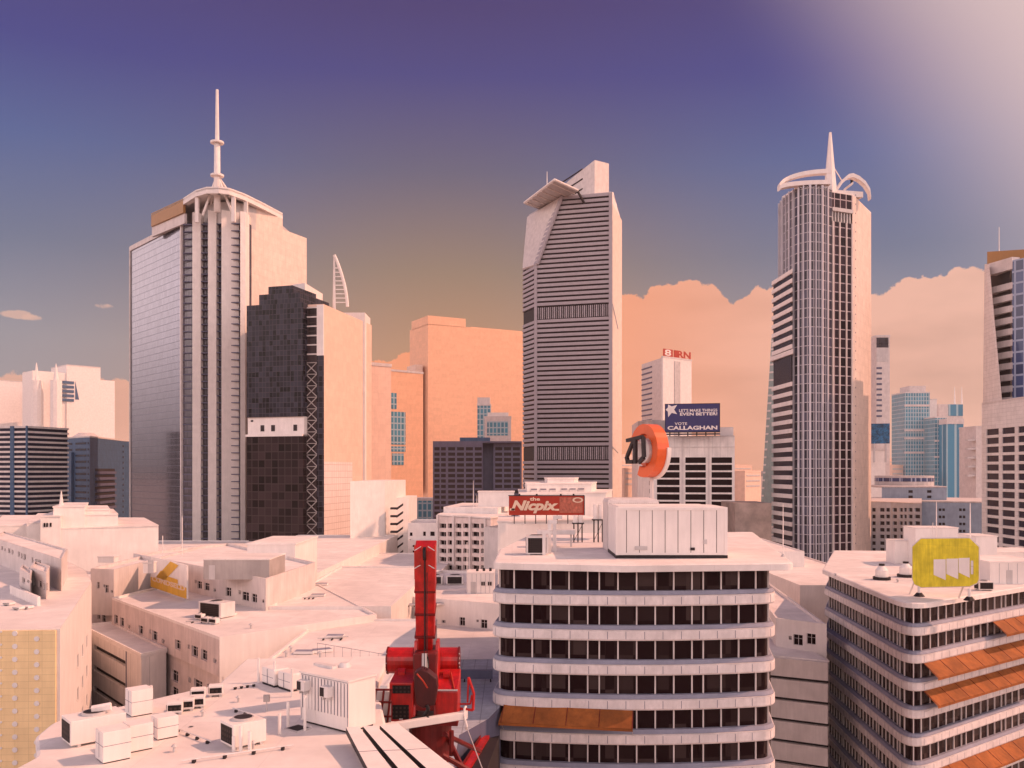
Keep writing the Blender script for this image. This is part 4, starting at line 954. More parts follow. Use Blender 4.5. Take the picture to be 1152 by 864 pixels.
# ---- right banded office
ZP = 52.6
N_, L_, Q_ = (51.2, 114), (54.6, 155), (86, 139.5)
planP = rounded(ccw([N_, Q_, (95, 190), (70, 192), L_]), [2.4 if p == N_ else .0 for p in ccw([N_, Q_, (95, 190), (70, 192), L_])], 8)
o = offset(planP, -.75)
def sub(pred): return [o[i] for i in range(len(planP)) if pred(planP[i])]
front = sorted([p for p in o if p[0] <= 56 and p[1] < 170 or (p[1] < 118)], key=lambda p: -p[1])
left_run = [p for p in o if p[1] < 158 and p[0] < 56]
# order from far left corner through near corner to far right
idx = [i for i, p in enumerate(planP) if p[1] < 158]
k0 = min(range(len(idx)), key=lambda k: math.dist(planP[idx[k]], L_)); idx = idx[k0:]+idx[:k0]
runP = [o[i] for i in idx]
nr = [p for p in runP]
cut = max(i for i, p in enumerate(nr) if p[0] < 53.3 and p[1] < 119) if any(p[0] < 53.3 and p[1] < 119 for p in nr) else 1
r, zb = banded('banded_office', 'white banded office with rounded corner and orange awnings under the yellow sign, right foreground', planP, ZP, 11, 3.62, [(nr[:cut+1], 1.55, .4), (nr[cut:], 2.05, 1.0)], 0)
MB().loft(offset(planP, .35), [(-.3, ZP-.55), (0, ZP-.5), (0, ZP+.1), (-.2, ZP+.22), (-.9, ZP+.22)]).build('roof_slab', 'roof', r)
fP = Face((N_[0]+1.4, N_[1]+1.2), Q_)
for fl, lab, u0, u1, nb in ((2, 'upper right orange awning on the banded office, cut by the picture edge', 20, 33, 4), (3, 'orange awning across the third window band of the banded office', 1.6, 33, 8), (4, 'orange awning across the fourth window band, just below the other long one', 1.6, 33, 8), (7, 'orange awning at the lower right edge on the banded office', 4.0, 33, 8)):
    awning(lab, fP, u0, u1, ZP-.55-(fl-1)*3.62-.0, nb=nb, drop=1.5, out=2.1)
# yellow sign with three white blades
zs = ZP+.23
sA, sB = XY(1026.5, 122), XY(1101, 117); fs = Face(sA, sB)
s = thing('yellow_sign', (*fs.P(fs.L/2, 0)[:2], zs), 'yellow rooftop sign with cut corners and three white upright shapes', 'sign')
zt0, zt1 = ZZ(662, 120), ZZ(604, 120); L = fs.L; ch = 1.1
prof = [(0, zt0+ch), (.25, zt0+.35), (ch, zt0), (L-ch, zt0+.6), (L-.2, zt0+1.1), (L, zt0+1.6), (L, zt1-ch), (L-ch, zt1), (ch, zt1-.35), (0, zt1-ch-.4)]
mb = MB(); n = len(prof); mb.v = [fs.P(u, z, 0) for u, z in prof]+[fs.P(u, z, -.35) for u, z in prof]
mb.f = [tuple(range(n)), tuple(n+i for i in reversed(range(n)))]+[(i, n+i, n+(i+1) % n, (i+1) % n) for i in range(n)]; mb.m = [0]*len(mb.f)
board = mb.build('board', 'yellow', s)
mb = MB()
for i in range(n): mb.tube(fs.P(*prof[i], -.15), fs.P(*prof[(i+1) % n], -.15), .13, 5)
mb.build('rim', 'stone', s)
for k, (a, b, y0, y1, ex) in enumerate(((1050.5, 1064, 629, 650.5, 3), (1064.8, 1078, 627.5, 648.5, 3), (1078.6, 1091, 626, 646, 3))):
    u0, u1 = fs.upx(a), fs.upx(b); mb = MB(); p = [fs.P(u0, ZZ(y1-ex, 119.5), .02), fs.P(u1, ZZ(y1+2, 119.5), .02), fs.P(u1, ZZ(y0, 119.5), .02), fs.P(u0, ZZ(y0+1.0, 119.5), .02)]
    mb.hexa(p+[q+fs.n*.06 for q in p]); mb.build('white_blade', 'white', board)
u0, u1 = fs.upx(1092.2), fs.upx(1095); mb = MB(); fs.box(mb, u0, u1, ZZ(644, 119.5), ZZ(629, 119.5), .02, .06); mb.build('white_blade', 'whiteBrick', board)
for t in (.1, .86):
    q = fs.P(L*t, 0, -.2); MB().tube((q.x, q.y, zs), (q.x, q.y, zt0+.3), .2, 8).build('post', 'white', s); MB().cyl(q.x, q.y, zs, zs+.5, .75, 8, .35).build('footing', 'black', s)
    MB().tube((q.x-.3, q.y+2.2, zs), (q.x, q.y, zt0+2.6), .12, 6).build('brace', 'white', s)
# stuff on that roof
for px, y, lab in ((992, 652, 'domed white roof ventilator left of the yellow sign'), (1019, 649, 'domed white roof ventilator half hidden by the yellow sign')):
    Yv = YZ(y, zs); x, Yv = XY(px, Yv); v = thing('roof_ventilator', (x, Yv, zs), lab, 'ventilator')
    MB().cyl(x, Yv, zs, zs+.45, 1.35, 16).build('curb', 'black', v)
    MB().cyl(x, Yv, zs+.45, zs+1.5, 1.0, 16, .98).build('drum', 'white', v, smooth=False); MB().cyl(x, Yv, zs+1.5, zs+2.2, .98, 16, .4).build('hood', 'white', v); MB().cyl(x, Yv, zs+2.2, zs+2.5, .45, 12).build('cap', 'black', v)
def onroof(name, label, px0, px1, yb, yt, z, depth, cat='plant room', mat='white', doorat=None, joints=0, vents=True):
    Y = YZ(yb, z); x0, x1 = XY(px0, Y)[0], XY(px1, Y)[0]; zt = ZZ(yt, Y); r = thing(name, ((x0+x1)/2, Y, z), label, cat)
    MB().box(x0, x1, Y, Y+depth, z, zt).build('wall', mat, r); MB().box(x0-.1, x1+.1, Y-.1, Y+depth+.1, zt, zt+.18).build('roof', 'roof', r)
    f = Face((x0, Y), (x1, Y))
    if doorat is not None: door(r, f, doorat*f.L, z)
    if joints:
        mb = MB()
        for k in range(1, joints): f.box(mb, f.L*k/joints-.02, f.L*k/joints+.02, z+.1, zt-.1, 0, .008)
        mb.build('panel_joints', 'mauve', r)
    return r
onroof('plant_room', 'white plant room with a small door, right of the yellow sign', 1114, 1175, 657, 633, zs, 10, doorat=.3, joints=6)
onroof('plant_room', 'stepped white lift room with a dark opening behind the yellow sign, right', 1098, 1122, 645, 604, zs, 6, joints=0)
onroof('lift_room', 'low boxy white lift room behind the yellow sign', 1030, 1078, 636, 594.5, zs, 5)
onroof('duct_box', 'long low white duct box behind the yellow sign, left', 1007, 1032, 634, 609, zs, 4, cat='duct')
onroof('duct_box', 'long low white duct box at the right edge behind the doored plant room', 1105, 1180, 640, 622, zs, 9, cat='duct')
x, Y = XY(1107, 128); box_unit('air_handler', 'small dark louvred unit at the foot of the doored plant room', 'air conditioner', x, Y, zs, 2.2, 1.4, 1.3)
for px, yt, yb, lab in ((1053.5, 564, 630, 'tall white mast above the boxy lift room'), (1049.5, 588, 630, 'shorter thin mast beside the tall one on the lift room'), (1091.5, 566, 620, 'tall lattice look mast above the right end of the yellow sign')):
    Y = 140; x, Y = XY(px, Y); a = thing('antenna', (x, Y, zs), lab, 'antenna'); MB().tube((x, Y, zs), (x, Y, ZZ(yt, Y)), .16, 6, .05).build('rod', 'white', a); MB().cyl(x, Y, zs, zs+.4, .4, 8, .15).build('foot', 'steel', a)
for k, px, y in ((0, 1010, 655), (1, 940, 648)):
    Y = YZ(y, zs); x, Y = XY(px, Y); a = thing('roof_vent', (x, Y, zs), ('small mushroom vent near the left leg of the yellow sign', 'small mushroom vent at the far left corner of the banded office roof')[k], 'vent'); MB().cyl(x, Y, zs, zs+.35, .15, 8).build('pipe', 'steel', a); MB().cyl(x, Y, zs+.35, zs+.5, .35, 10, .1).build('cap', 'steel', a)

# ---- low block between the two offices
A, B = XY(873, 148), XY(930, 142); zt = ZZ(702, 145)
simple('low_block', 'low white block with two square windows, between the two banded offices', 'building', [A, B, (B[0]+6, 195), (A[0]+8, 195)], ZZ(742, 143), zt, 'white', winf=[(0, [(892.5, 903, 714, 726), (907.5, 917.5, 713, 725), (887, 890.5, 715.5, 720)], 'cross')])
A, B = XY(868, 141), XY(932, 137); z1 = ZZ(740, 140)
r = thing('louvred_block', ((A[0]+B[0])/2, 145, 0), 'pale block of stacked white sunshade bands with dark gaps, under the low white block', 'building')
f = Face(A, B); k = 0; z = z1
MB().prism(ccw([A, B, (B[0], 160), (A[0], 160)]), 0, z1-.6).build('core', 'dark', r)
while z > 10:
    mb = MB(); f.box(mb, 0, f.L, z-2.8, z, -.3, .75); mb.build('sunshade_band', 'stone', r); z -= 3.3
MB().prism(offset(ccw([A, B, (B[0], 160), (A[0], 160)]), .1), z1, z1+.2).build('roof', 'roof', r)
# ---- block with fire balconies
A, B = XY(394, 318), XY(433, 330); D = XY(459, 372)
r = thing('apartment_block', (*XY(425, 350), 0), 'plain white slab with zigzag dark fire balconies up its right edge', 'apartment block')
zt = ZZ(541, 330)
MB().prism(ccw([A, B, XY(446, 345), (XY(446, 345)[0], 375), (A[0], 375)]), 20, zt).build('wall', 'white', r)
MB().prism(ccw([XY(446, 345), XY(460, 350), (XY(460, 350)[0], 380), (XY(446, 345)[0], 380)]), 20, ZZ(560, 345)).build('rear_wall', 'white', r)
f = Face(B, XY(446, 345))
for k in range(13):
    y = 571+k*8.7; z = ZZ(y, 333)
    mb = MB(); g = Face(XY(439, 328.5), XY(446, 328.5)); p = [g.P(0, z-.55, 0), g.P(g.L, z-.55, 0), g.P(g.L, z-.55, -3), g.P(0, z-.55, -3)]; mb.hexa(p+[q+Vector((0, 0, .75)) for q in p])
    p0, p1 = g.P(g.L, z-.3, -.1), g.P(g.L, z-.3, -.1)+Vector((2.0, 1, 1.5)); mb.hexa([p0+Vector((0, 0, -.4)), p1+Vector((0, 0, -.4)), p1+Vector((0, 3, -.4)), p0+Vector((0, 3, -.4)), p0+Vector((0, 0, .4)), p1+Vector((0, 0, .4)), p1+Vector((0, 3, .4)), p0+Vector((0, 3, .4))]); mb.build('fire_balcony', 'dark', r)
mb = MB(); g = Face(XY(438.5, 329), XY(441, 329)); g.box(mb, 0, g.L, 10, ZZ(670, 329), 0, .4); mb.build('stair_slot', 'dark', r)
# small pale block with square windows left of the boom
A, B = XY(459, 300), XY(492, 296)
simple('apartment_block', 'small pale block with rows of small square windows, left of the crane boom', 'apartment block', [A, B, (B[0], 330), (A[0], 330)], 20, ZZ(610, 298), 'stone', winf=[(0, [(c, c+2.6, 613+k*6.2, 615.6+k*6.2) for k in range(8) for c in (464, 470, 485)], 'thin')])
simple('setback_block', 'pale upper storey with round cornered windows behind the crane boom', 'building', [XY(459, 306), XY(493, 304), (XY(493, 304)[0], 330), (XY(459, 306)[0], 330)], 40, ZZ(590, 305), 'white', winf=[(0, [(461, 464, 599, 603), (476, 479, 598, 603), (484, 489, 598, 603)], 'thin')])
# low block with grille units behind the crane
A, B = XY(437, 152), XY(566, 141); zt = ZZ(674, 150)
rL = simple('low_block', 'low white block with small paned windows right behind the crane boom', 'building', [A, B, (B[0]+2, 185), (A[0]+6, 190)], ZZ(705, 150), zt, 'white', winf=[(0, [(450, 457, 687, 696), (517, 523, 694.5, 704), (541, 548, 697, 707), (536, 538.5, 697, 700), (497, 501, 697.5, 701)], 'cross')])
for px, lab in ((489, 'dark grilled unit nearest the crane boom on the low white block'), (512, 'dark grilled unit between the boom and the ribbed hut on the low white block')):
    x, Y = XY(px, 170); box_unit('air_handler', lab, 'air conditioner', x, Y, zt, 3.2, 3, 1.7, 0, 'duct')
hr = onroof('roof_hut', 'ribbed white hut with a door and two tiny windows on the low white block', 526, 556, 668, 645, zt, 5, cat='hut', doorat=.12, joints=6)
f = Face(XY(526, YZ(668, zt)), XY(556, YZ(668, zt)))
for t in (.5, .75): window(Face((f.A.x, f.A.y-.1), (f.B.x, f.B.y-.1)), (f.L*t, f.L*t+.7, zt+1.4, zt+2.1), hr, 0.05, 'split')
for t in (.35, .6, .85): p = f.P(f.L*t, 0, -2); MB().cyl(p.x, p.y, ZZ(645, f.A.y)+.18, ZZ(645, f.A.y)+.75, .25, 8).build('roof_cowl', 'dark', hr)
x, Y = XY(525.5, 158); MB().tube((x, Y, zt), (x, Y, ZZ(610, Y)), .08, 5).build('antenna', 'white', None, (x, Y, zt), **P('thin pole beside the ribbed hut behind the crane', 'antenna'))
# ---------------------------------------------------------------- left blocks
WN = (.22, 'cross')
# S1 long block with the two window rows
n1, f1 = XY(247, 105), XY(126, 138); z1 = 50.0
jog = XY(104, 143)
plS1 = ccw([f1, n1, (n1[0]+16, 122), (n1[0]-4, 165), (f1[0]+5, 172)])
r = thing('hotel_block', cen(plS1), 'long white block with paired windows below the amber roof sign', 'building')
f = Face(f1, n1, 0, z1); mb = MB()
row1 = [(128.5, 132.5, 692, 702), (135, 139.5, 695, 705), (144, 146.5, 703, 707), (156, 161, 704, 714), (168, 170, 708, 712.5), (171, 177, 710, 721), (182, 185, 719, 724), (197, 203, 720, 731), (211, 213.5, 725, 730), (215.5, 222.5, 727, 739), (226, 233, 731, 743), (240, 243.5, 741, 746)]
row2 = [(193, 200.5, 754, 767), (212, 215, 762, 768), (218, 227.5, 765, 779), (233, 241, 771, 784), (193, 200.5, 773, 784)]
rects = [f.rect(a, b, c, d) for a, b, c, d in row1]; z_l = 45.6
hs = f.wall(mb, rects, .3, z0=z_l)
f2 = Face(f.P(0, 0, -.45)[:2], f.P(f.L, 0, -.45)[:2], 0, z_l)
rr2 = [f2.rect(a, b, c, d) for a, b, c, d in row2]
for k in range(1, 9): rr2 += [(h[0], h[1], h[2]-3.5*k, h[3]-3.5*k) for h in [f2.rect(*q) for q in row2[:1]+row2[2:4]]]
hs2 = f2.wall(mb, rr2, .3)
mb.poly([f.P(0, z_l), f.P(f.L, z_l), f.P(f.L, z_l, -.45), f.P(0, z_l, -.45)])
n = len(plS1)
for i in range(n):
    a, b = plS1[i], plS1[(i+1) % n]
    if not (math.dist(a, f1) < .1 and math.dist(b, n1) < .1): Face(a, b, 0, z1).wall(mb, mi=1)
mb.build('wall', ['pinkwall', 'white'], r)  # lit side walls coloured white, shaded window wall coloured pinkish
for h in hs: window(f, h, r, .3, 'cross' if h[1]-h[0] > .6 else 'thin')
for h in hs2: window(f2, h, r, .3, 'cross' if h[1]-h[0] > .6 else 'thin')
MB().prism(offset(plS1, -.02), z1-.4, z1-.005).build('roof', 'roof', r); parapet(plS1, z1, .35, .3, 'white', r)
# projecting wing with slits
za = 46.1; a0, a1 = XY(92, YZ(705, za)), XY(159, YZ(738, za)); a2 = XY(187, YZ(731.5, za)); 
plW = ccw([a0, a1, a2, XY(126, 139)])
r = thing('wing', cen(plW), 'projecting white wing with long dark slits, in front of the long block', 'building')
f = Face(a0, a1, 0, za-.01); mb = MB(); rs = []
for k in range(12):
    u0, u1 = f.upx(105), f.upx(141); z = f.zpx(105, 724.5)-k*3.05; rs.append((u0, u1, z-.75, z))
hs = f.wall(mb, rs, .5)
for i in range(4):
    a, b = plW[i], plW[(i+1) % 4]
    if not (math.dist(a, a0) < .1 and math.dist(b, a1) < .1): Face(a, b, 0, za-.01).wall(mb)
mb.build('wall', 'whiteT', r); panes([(f, h) for h in hs], r, .48, 'dark', name='slit_window')
MB().loft(offset(plW, .12), [(0, za-.3), (0, za), (-.1, za+.05)]).build('roof', 'roof', r); parapet(offset(plW, .12), za+.04, .3, .35, 'white', r)
mb = MB(); f.box(mb, f.L*.77, f.L*.785, 0, za-.3, 0, .02); f.box(mb, .5, .56, 0, za-.3, 0, .02); mb.build('wall_joint', 'mauve', r)
# side face behind, in the street gap
A, B = XY(96, 150), XY(130, 140); zt = 48.4
simple('rear_block', 'pinkish block with small windows facing the dark street gap, left of the projecting wing', 'building', [XY(78, 160), XY(129, 141), (XY(129, 141)[0], 170), (XY(85, 190)[0], 190)], 0, zt, 'pinkwall',
    winf=[(0, [(97.5, 102, 684+k*24, 692+k*24) for k in range(6)]+[(108, 110, 688, 691.5), (109.5, 113, 689, 697), (115, 119, 692, 700)]+[(84, 89, 700+k*22, 708+k*22) for k in range(6)], 'cross')])
A, B = XY(103, 152), XY(128, 145)
simple('roof_block', 'small white roof block with three little windows, behind the street gap', 'building', [XY(102, YZ(663, 51)), XY(128, YZ(668, 50.5)), (XY(128, 150)[0]+3, 185), (XY(102, 150)[0]+2, 185)], 47, ZZ(643, YZ(663, 51)), 'stone', winf=[(0, [(109, 112, 655, 662), (116, 118, 657.5, 660.5), (118, 122, 658, 667), (124.5, 127, 664, 667)], 'cross')])
# S2 block behind with windows + penthouse
B2, A2 = XY(299, 127), XY(150, 166); zt = 54.1
rS2 = simple('hotel_block', 'white roof storey with paired windows behind the amber sign', 'building', [A2, B2, (B2[0]+2, 150), (A2[0]+10, 190)], 49.5, zt, 'stone', winf=[(0, [(208.5, 211.5, 650, 661), (219, 221, 652.5, 656), (222, 227, 654, 662.5), (230, 235.5, 656, 664.5), (240, 243, 662, 666), (254, 260, 661, 671), (268, 271, 664, 669), (272, 280, 666, 676), (283, 289, 668, 678), (294.5, 297.5, 674.5, 678.5)], 'cross')])
r = onroof('penthouse', 'low recessed penthouse in shade at the foot of the spired tower', 229, 303, 652, 630, zt, 9, cat='penthouse', mat='conc', doorat=.08)
r = thing('roof_house', (*XY(306, 165), zt), 'plain white roof house stepping up at the foot of the dark glass block', 'roof house')
MB().box(XY(278, 160)[0], XY(332, 160)[0], 160, 178, 45, ZZ(613, 160)).build('wall', 'white', r); MB().box(XY(278, 160)[0]-.2, XY(332, 160)[0]+.2, 159.8, 178.2, ZZ(613, 160), ZZ(613, 160)+.3).build('roof', 'roof', r)
# amber sign
fs = Face(XY(169.5, 151), XY(210, 136.5)); L = fs.L
zb_ = 50.3; s = thing('amber_sign', (*fs.P(L/2, 0)[:2], 50), 'white roof sign with an amber angular arrow mark and amber base strip', 'sign')
zt_ = zb_+5.2
mb = MB(); fs.box(mb, 0, L, zb_, zt_, -.25, 0); bd = mb.build('board', 'white', s)
mb = MB(); fs.box(mb, .05, L-.05, zb_+.05, zb_+1.75, .01, .04); mb.build('base_strip', 'amber', bd)
mb = MB()
def sp(pts): mb.poly([fs.P(L*u, zb_+5.2*v, .05) for u, v in pts])
sp([(.16, .36), (.42, .36), (.80, .94), (.58, 1.0)]); sp([(.16, .36), (.30, .62), (.42, .66), (.5, .5), (.42, .36)]); sp([(.30, .36), (.78, .36), (.78, .50), (.42, .52)])
mb.build('arrow_mark', 'amber', bd)
text(bd, 'CUNDSELD', fs, L*.05, L*.97, zb_+1.15, zb_+1.95, .05, 'cream', bold=.03)
for t in (.1, .5, .9): q = fs.P(L*t, 0, -.4); MB().tube((q.x, q.y, 50), (q.x, q.y, zb_+3), .1, 6).build('post', 'steel', s)
# rooftop units on the long block
xu, yu = XY(244, 122); box_unit('air_handler', 'large dark louvred air handler on the long white block', 'air conditioner', xu, yu, z1, 4.2, 2.6, 2.1, -.5, 'duct')
for k, (px, y, lab) in enumerate(((225, 697, 'small condenser left of the large louvred air handler'), (232, 701, 'small condenser in front of the large louvred air handler'), (241, 702, 'small condenser right in the group before the large air handler'))):
    Y = YZ(y, z1); x, Y = XY(px, Y); box_unit('condenser', lab, 'air conditioner', x, Y, z1, 1.3, .7, .8, -.5, 'white', group='small condensers on the long block')
for px, y, h, lab in ((205, 652, 5, 'thin white pole behind the amber sign'), (183, 648, 2, 'short thin pole left of the amber sign')):
    Y = 166; x, Y = XY(px, Y); MB().tube((x, Y, 53.5), (x, Y, 53.5+h*1.2+2), .08, 5).build('antenna', 'white', None, (x, Y, 53.5), **P(lab, 'antenna'))
x, Y = XY(162, YZ(647, 54.1)); onroof('stair_hut', 'tiny white stair hut with a dark door behind the amber sign, left', 161, 170, 645, 634, 54.1, 2, cat='hut', doorat=.6)
onroof('vent_box', 'long low vent box with a dark foot on the roof left of the amber sign', 110, 128, 633, 627, 54.1, 2, cat='vent')

# S5 yellow walled building and its roof
zY = 55.7
A, B = XY(-60, 80), XY(67.5, 80.5)
plY = ccw([A, B, XY(71.5, 83), XY(103, 115), XY(96, 128), XY(62, 150), (-130, 170), (-75, 84)])
r = thing('yellow_block', cen(plY), 'building with a yellow dotted side wall, lower left corner', 'building')
mb = MB(); n = len(plY)
yw = []
for i in range(n):
    ff = Face(plY[i], plY[(i+1) % n], 0, zY); hs = []
    if math.dist(plY[i], XY(71.5, 83)) < .1: hs = [(u_, u_+1.6, z-1.5, z) for u_ in (14, 20, 26) for z in (50, 46.4, 42.8, 39.2, 35.6)]; fy = ff
    yw += ff.wall(mb, hs, .3)
mb.build('wall', 'white', r)
for h in yw: window(fy, h, r, .3, 'cross')
MB().prism(offset(plY, -.02), zY-.3, zY-.005).build('roof', 'roof', r)
f = Face(A, B); mb = MB(); f.box(mb, 0, f.L-.3, 0, zY-.1, .0, .25); mb.build('yellow_cladding', 'yellowwall', r)
for k in range(13):
    for px, dy in ((3, -2), (18.5, 0), (43, 6)):
        u_, z = f.upx(px), f.zpx(px, 712+dy+k*14.5)
        if px == 3: rad = .1
        else: rad = .24
        if z < 20: continue
        mb = MB(); mb.tube(f.P(u_, z, .25), f.P(u_, z, .32), rad, 12); mb.build('round_vent', 'white', r)
# blocks on its roof
def rblock(name, label, pts, zt, mat='stone', wins=None, cat='roof block', back_=14, z0=54):
    a, b = pts; n_ = Face(a, b).n; q_ = b[0]/b[1]+.06; c = (b[0]+q_*back_, b[1]+back_); d = (a[0]+q_*back_, a[1]+back_)
    return simple(name, label, cat, [a, b, c, d], z0, zt, mat, winf=[(0, wins, 'cross')] if wins else None, rim=.2)
zK = 57.7
rblock('roof_block', 'long low white roof storey with a row of small windows, left edge', (XY(-8, YZ(606, zK+1.6)), XY(69, YZ(631, zK+1.6))), zK+1.6, wins=[(1.5, 3.5, 614.5, 619), (5, 6.5, 617, 620), (9, 11.5, 617, 622.5), (13, 15, 618.5, 624), (20, 22.3, 620.5, 626.5), (23.5, 25.5, 622.5, 628.5), (26.5, 29, 623.5, 630), (35.5, 37.5, 627, 633), (39.5, 42, 629, 635), (43, 46, 630, 636)], z0=zY-.1)
rblock('roof_block', 'small white stair block with three tall dark windows, left foreground roof', (XY(34, YZ(640, zK+.8)), XY(52, YZ(646, zK+.8))), zK+.8, wins=[(37, 39.5, 651, 658.5), (43, 47, 653.5, 661), (48.5, 51, 656, 663.5)], z0=zY-.1, back_=7)
rblock('roof_block', 'low shaded annex with one window beside the small stair block', (XY(22, YZ(642, zK+.6)), XY(34, YZ(648, zK+.6))), zK+.6, wins=[(25, 28, 650, 656), (30.5, 33, 652.5, 655.5)], z0=zY-.1, back_=5)
pA, pB = XY(11, YZ(668, zY)), XY(42, YZ(682, zY)); fW = Face(pA, pB); mb = MB(); fW.box(mb, 0, fW.L, zY, zY+1.0, -.3, 0); mb.build('low_wall', 'white', None, None, **P('low parapet wall running across the left foreground roof', 'wall'))
for k, (px, y, l_) in enumerate(((10, 681, 'left'), (21, 686, 'middle'), (31, 685, 'right'))):
    Y = YZ(y, zY); x, Y = XY(px, Y); box_unit('condenser', 'small flat rooftop unit above the yellow wall, %s of three' % l_, 'air conditioner', x, Y, zY, 1.1, .7, .35, -.4, 'white', group='flat units above the yellow wall', fan=False)
# wedding cake block with spire
r = thing('stepped_block', (*XY(80, 215), 0), 'stepped white building with a thin spire before the blue grey slab block', 'building')
for a, b, y, Y, Yb in ((-10, 48, 593, 205, 250), (30, 52, 589.5, 200, 240), (45.5, 62, 582, 196, 214), (60, 86, 571, 200, 220), (62, 108, 575, 203, 225), (62, 115, 581, 201, 230), (60, 151, 596, 198, 240)):
    x0, x1 = XY(a, Y)[0], XY(b, Y)[0]; MB().prism([(x0, Y), (x1, Y+.75*(x1-x0)), (x1*Yb/Y, Yb+6), (x0*Yb/Y, Yb+6)], 30, ZZ(y, Y)).build('wall', 'white', r); MB().prism([(x0-.15, Y-.15), (x1+.15, Y-.15+.75*(x1-x0)), (x1*Yb/Y+.15, Yb+6), (x0*Yb/Y-.15, Yb+6)], ZZ(y, Y), ZZ(y, Y)+.25).build('roof', 'roof', r)
f = Face((XY(45.5, 196)[0], 195.9), (XY(62, 196)[0], 195.9+.75*(XY(62, 196)[0]-XY(45.5, 196)[0])))
for px in (49, 52, 56): mb = MB(); f.box(mb, f.upx(px), f.upx(px+2), ZZ(593, 196), ZZ(588.5, 196), 0, .06); mb.build('window', 'glass', r)
x, Y = XY(69, 206); MB().tube((x, Y, ZZ(571, 204)), (x, Y, ZZ(552, Y)), .55, 6, .08).build('spire', 'white', r)
# ---------------------------------------------------------------- infill roofs
def fill(label, px0, px1, Y0, Y1, z, name='low_block', mat='white'):
    x0, x1 = XY(px0, Y0)[0], XY(px1, Y0)[0]
    return simple(name, label, 'building', [(x0, Y0), (x1, Y0), (x1+(x1-x0)*.1, Y1), (x0, Y1)], 0, z, mat, rim=.3)
fill('broad plain white roof left of the crane, behind the white container hut', 262, 436, 84, 122, 49.4)
fill('white roof strip between the terrace and the low block behind the crane', 395, 575, 118.5, 151, 44.6)
fill('plain white roof behind the broad one, below the dark glass block', 302, 440, 128, 182, 50.2)
fill('plain white roof strip below the fire balconies', 330, 470, 190, 290, 43)
fill('white roof right of the crane behind the low block', 440, 560, 194, 236, 43)
fill('white roof at the foot of the glass block, far left of the fire balconies', 150, 330, 186, 330, 46)
fill('white roof behind the stepped white building', -60, 150, 255, 380, 40)
fill('white roof behind the right banded office', 900, 1010, 200, 300, 44)
fill('low roof at the foot of the bow fronted tower', 820, 905, 240, 300, 48)
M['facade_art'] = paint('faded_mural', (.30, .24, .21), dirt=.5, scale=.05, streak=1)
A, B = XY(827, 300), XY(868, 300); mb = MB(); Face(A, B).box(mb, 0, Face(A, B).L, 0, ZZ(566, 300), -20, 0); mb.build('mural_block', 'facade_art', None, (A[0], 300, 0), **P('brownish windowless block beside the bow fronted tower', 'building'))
# small roof furniture on the plain roofs
random.seed(5)
def roof_bits(where, z, quad, n, seed):
    random.seed(seed)
    for k in range(n):
        u_, v_ = random.random(), random.random(); px = quad[0]+(quad[1]-quad[0])*u_; py = quad[2]+(quad[3]-quad[2])*v_; Y = YZ(py, z); x, Y = XY(px, Y)
        if k % 3 == 0:
            t_ = thing('roof_vent', (x, Y, z), 'small mushroom vent on '+where, 'vent', 'vents on '+where); MB().cyl(x, Y, z, z+.5, .14, 8).build('pipe', 'steel', t_); MB().cyl(x, Y, z+.5, z+.7, .34, 10, .12).build('cap', 'steel', t_)
        elif k % 3 == 1:
            t_ = thing('skylight', (x, Y, z), 'low raised skylight on '+where, 'skylight', 'skylights on '+where); a_ = random.choice((0, .5)); MB().obox((x, Y), a_, 1.1, .6, z, z+.3).build('curb', 'white', t_, bevel=.03); MB().obox((x, Y), a_, 1.0, .5, z+.3, z+.34).build('pane', 'sill', t_)
        else:
            t_ = thing('pipe_run', (x, Y, z), 'thin low pipe run on '+where, 'pipe', 'pipe runs on '+where); l_ = random.uniform(1, 2.2); MB().tube((x-l_, Y, z+.2), (x+l_, Y+random.uniform(-.5, 1.5), z+.2), .07, 6).build('pipe', 'steel', t_)
            for q_ in (-.6, 0, .6): MB().box(x+l_*q_-.08, x+l_*q_+.08, Y-.25, Y+.3+.3*(q_+.6), z, z+.14).build('foot', 'dark', t_)
roof_bits('the broad white roof left of the crane', 49.45, (300, 415, 715, 748), 8, 3)
roof_bits('the roof below the dark glass block', 50.25, (320, 425, 655, 675), 6, 4)
roof_bits('the long block under the amber sign', 50.0, (215, 300, 685, 712), 5, 6)
roof_bits('the low white block behind the crane', 47.9, (452, 555, 676, 684), 5, 8)
# fine clutter on the foreground roof
for k, (pa_, pb_, lab) in enumerate((((196, 822), (238, 838), 'thin roof pipe run ending at the lone air handler'), ((262, 800), (300, 812), 'thin roof pipe run before the white tank boxes'), ((205, 860), (330, 842), 'long thin pipe run crossing the bottom of the foreground roof'), ((262, 776), (288, 772), 'short thin pipe run along the far edge of the foreground roof'))):
    a_, b_ = XY(pa_[0], YZ(pa_[1], 56)), XY(pb_[0], YZ(pb_[1], 56)); t_ = thing('pipe_run', (*a_, 56), lab, 'pipe')
    MB().tube((*a_, 56.18), (*b_, 56.18), .04, 6).build('pipe', 'duct', t_)
    for q_ in (.1, .37, .63, .9): x, Y = a_[0]+(b_[0]-a_[0])*q_, a_[1]+(b_[1]-a_[1])*q_; MB().box(x-.07, x+.07, Y-.12, Y+.12, 56, 56.14).build('foot', 'dark', t_)
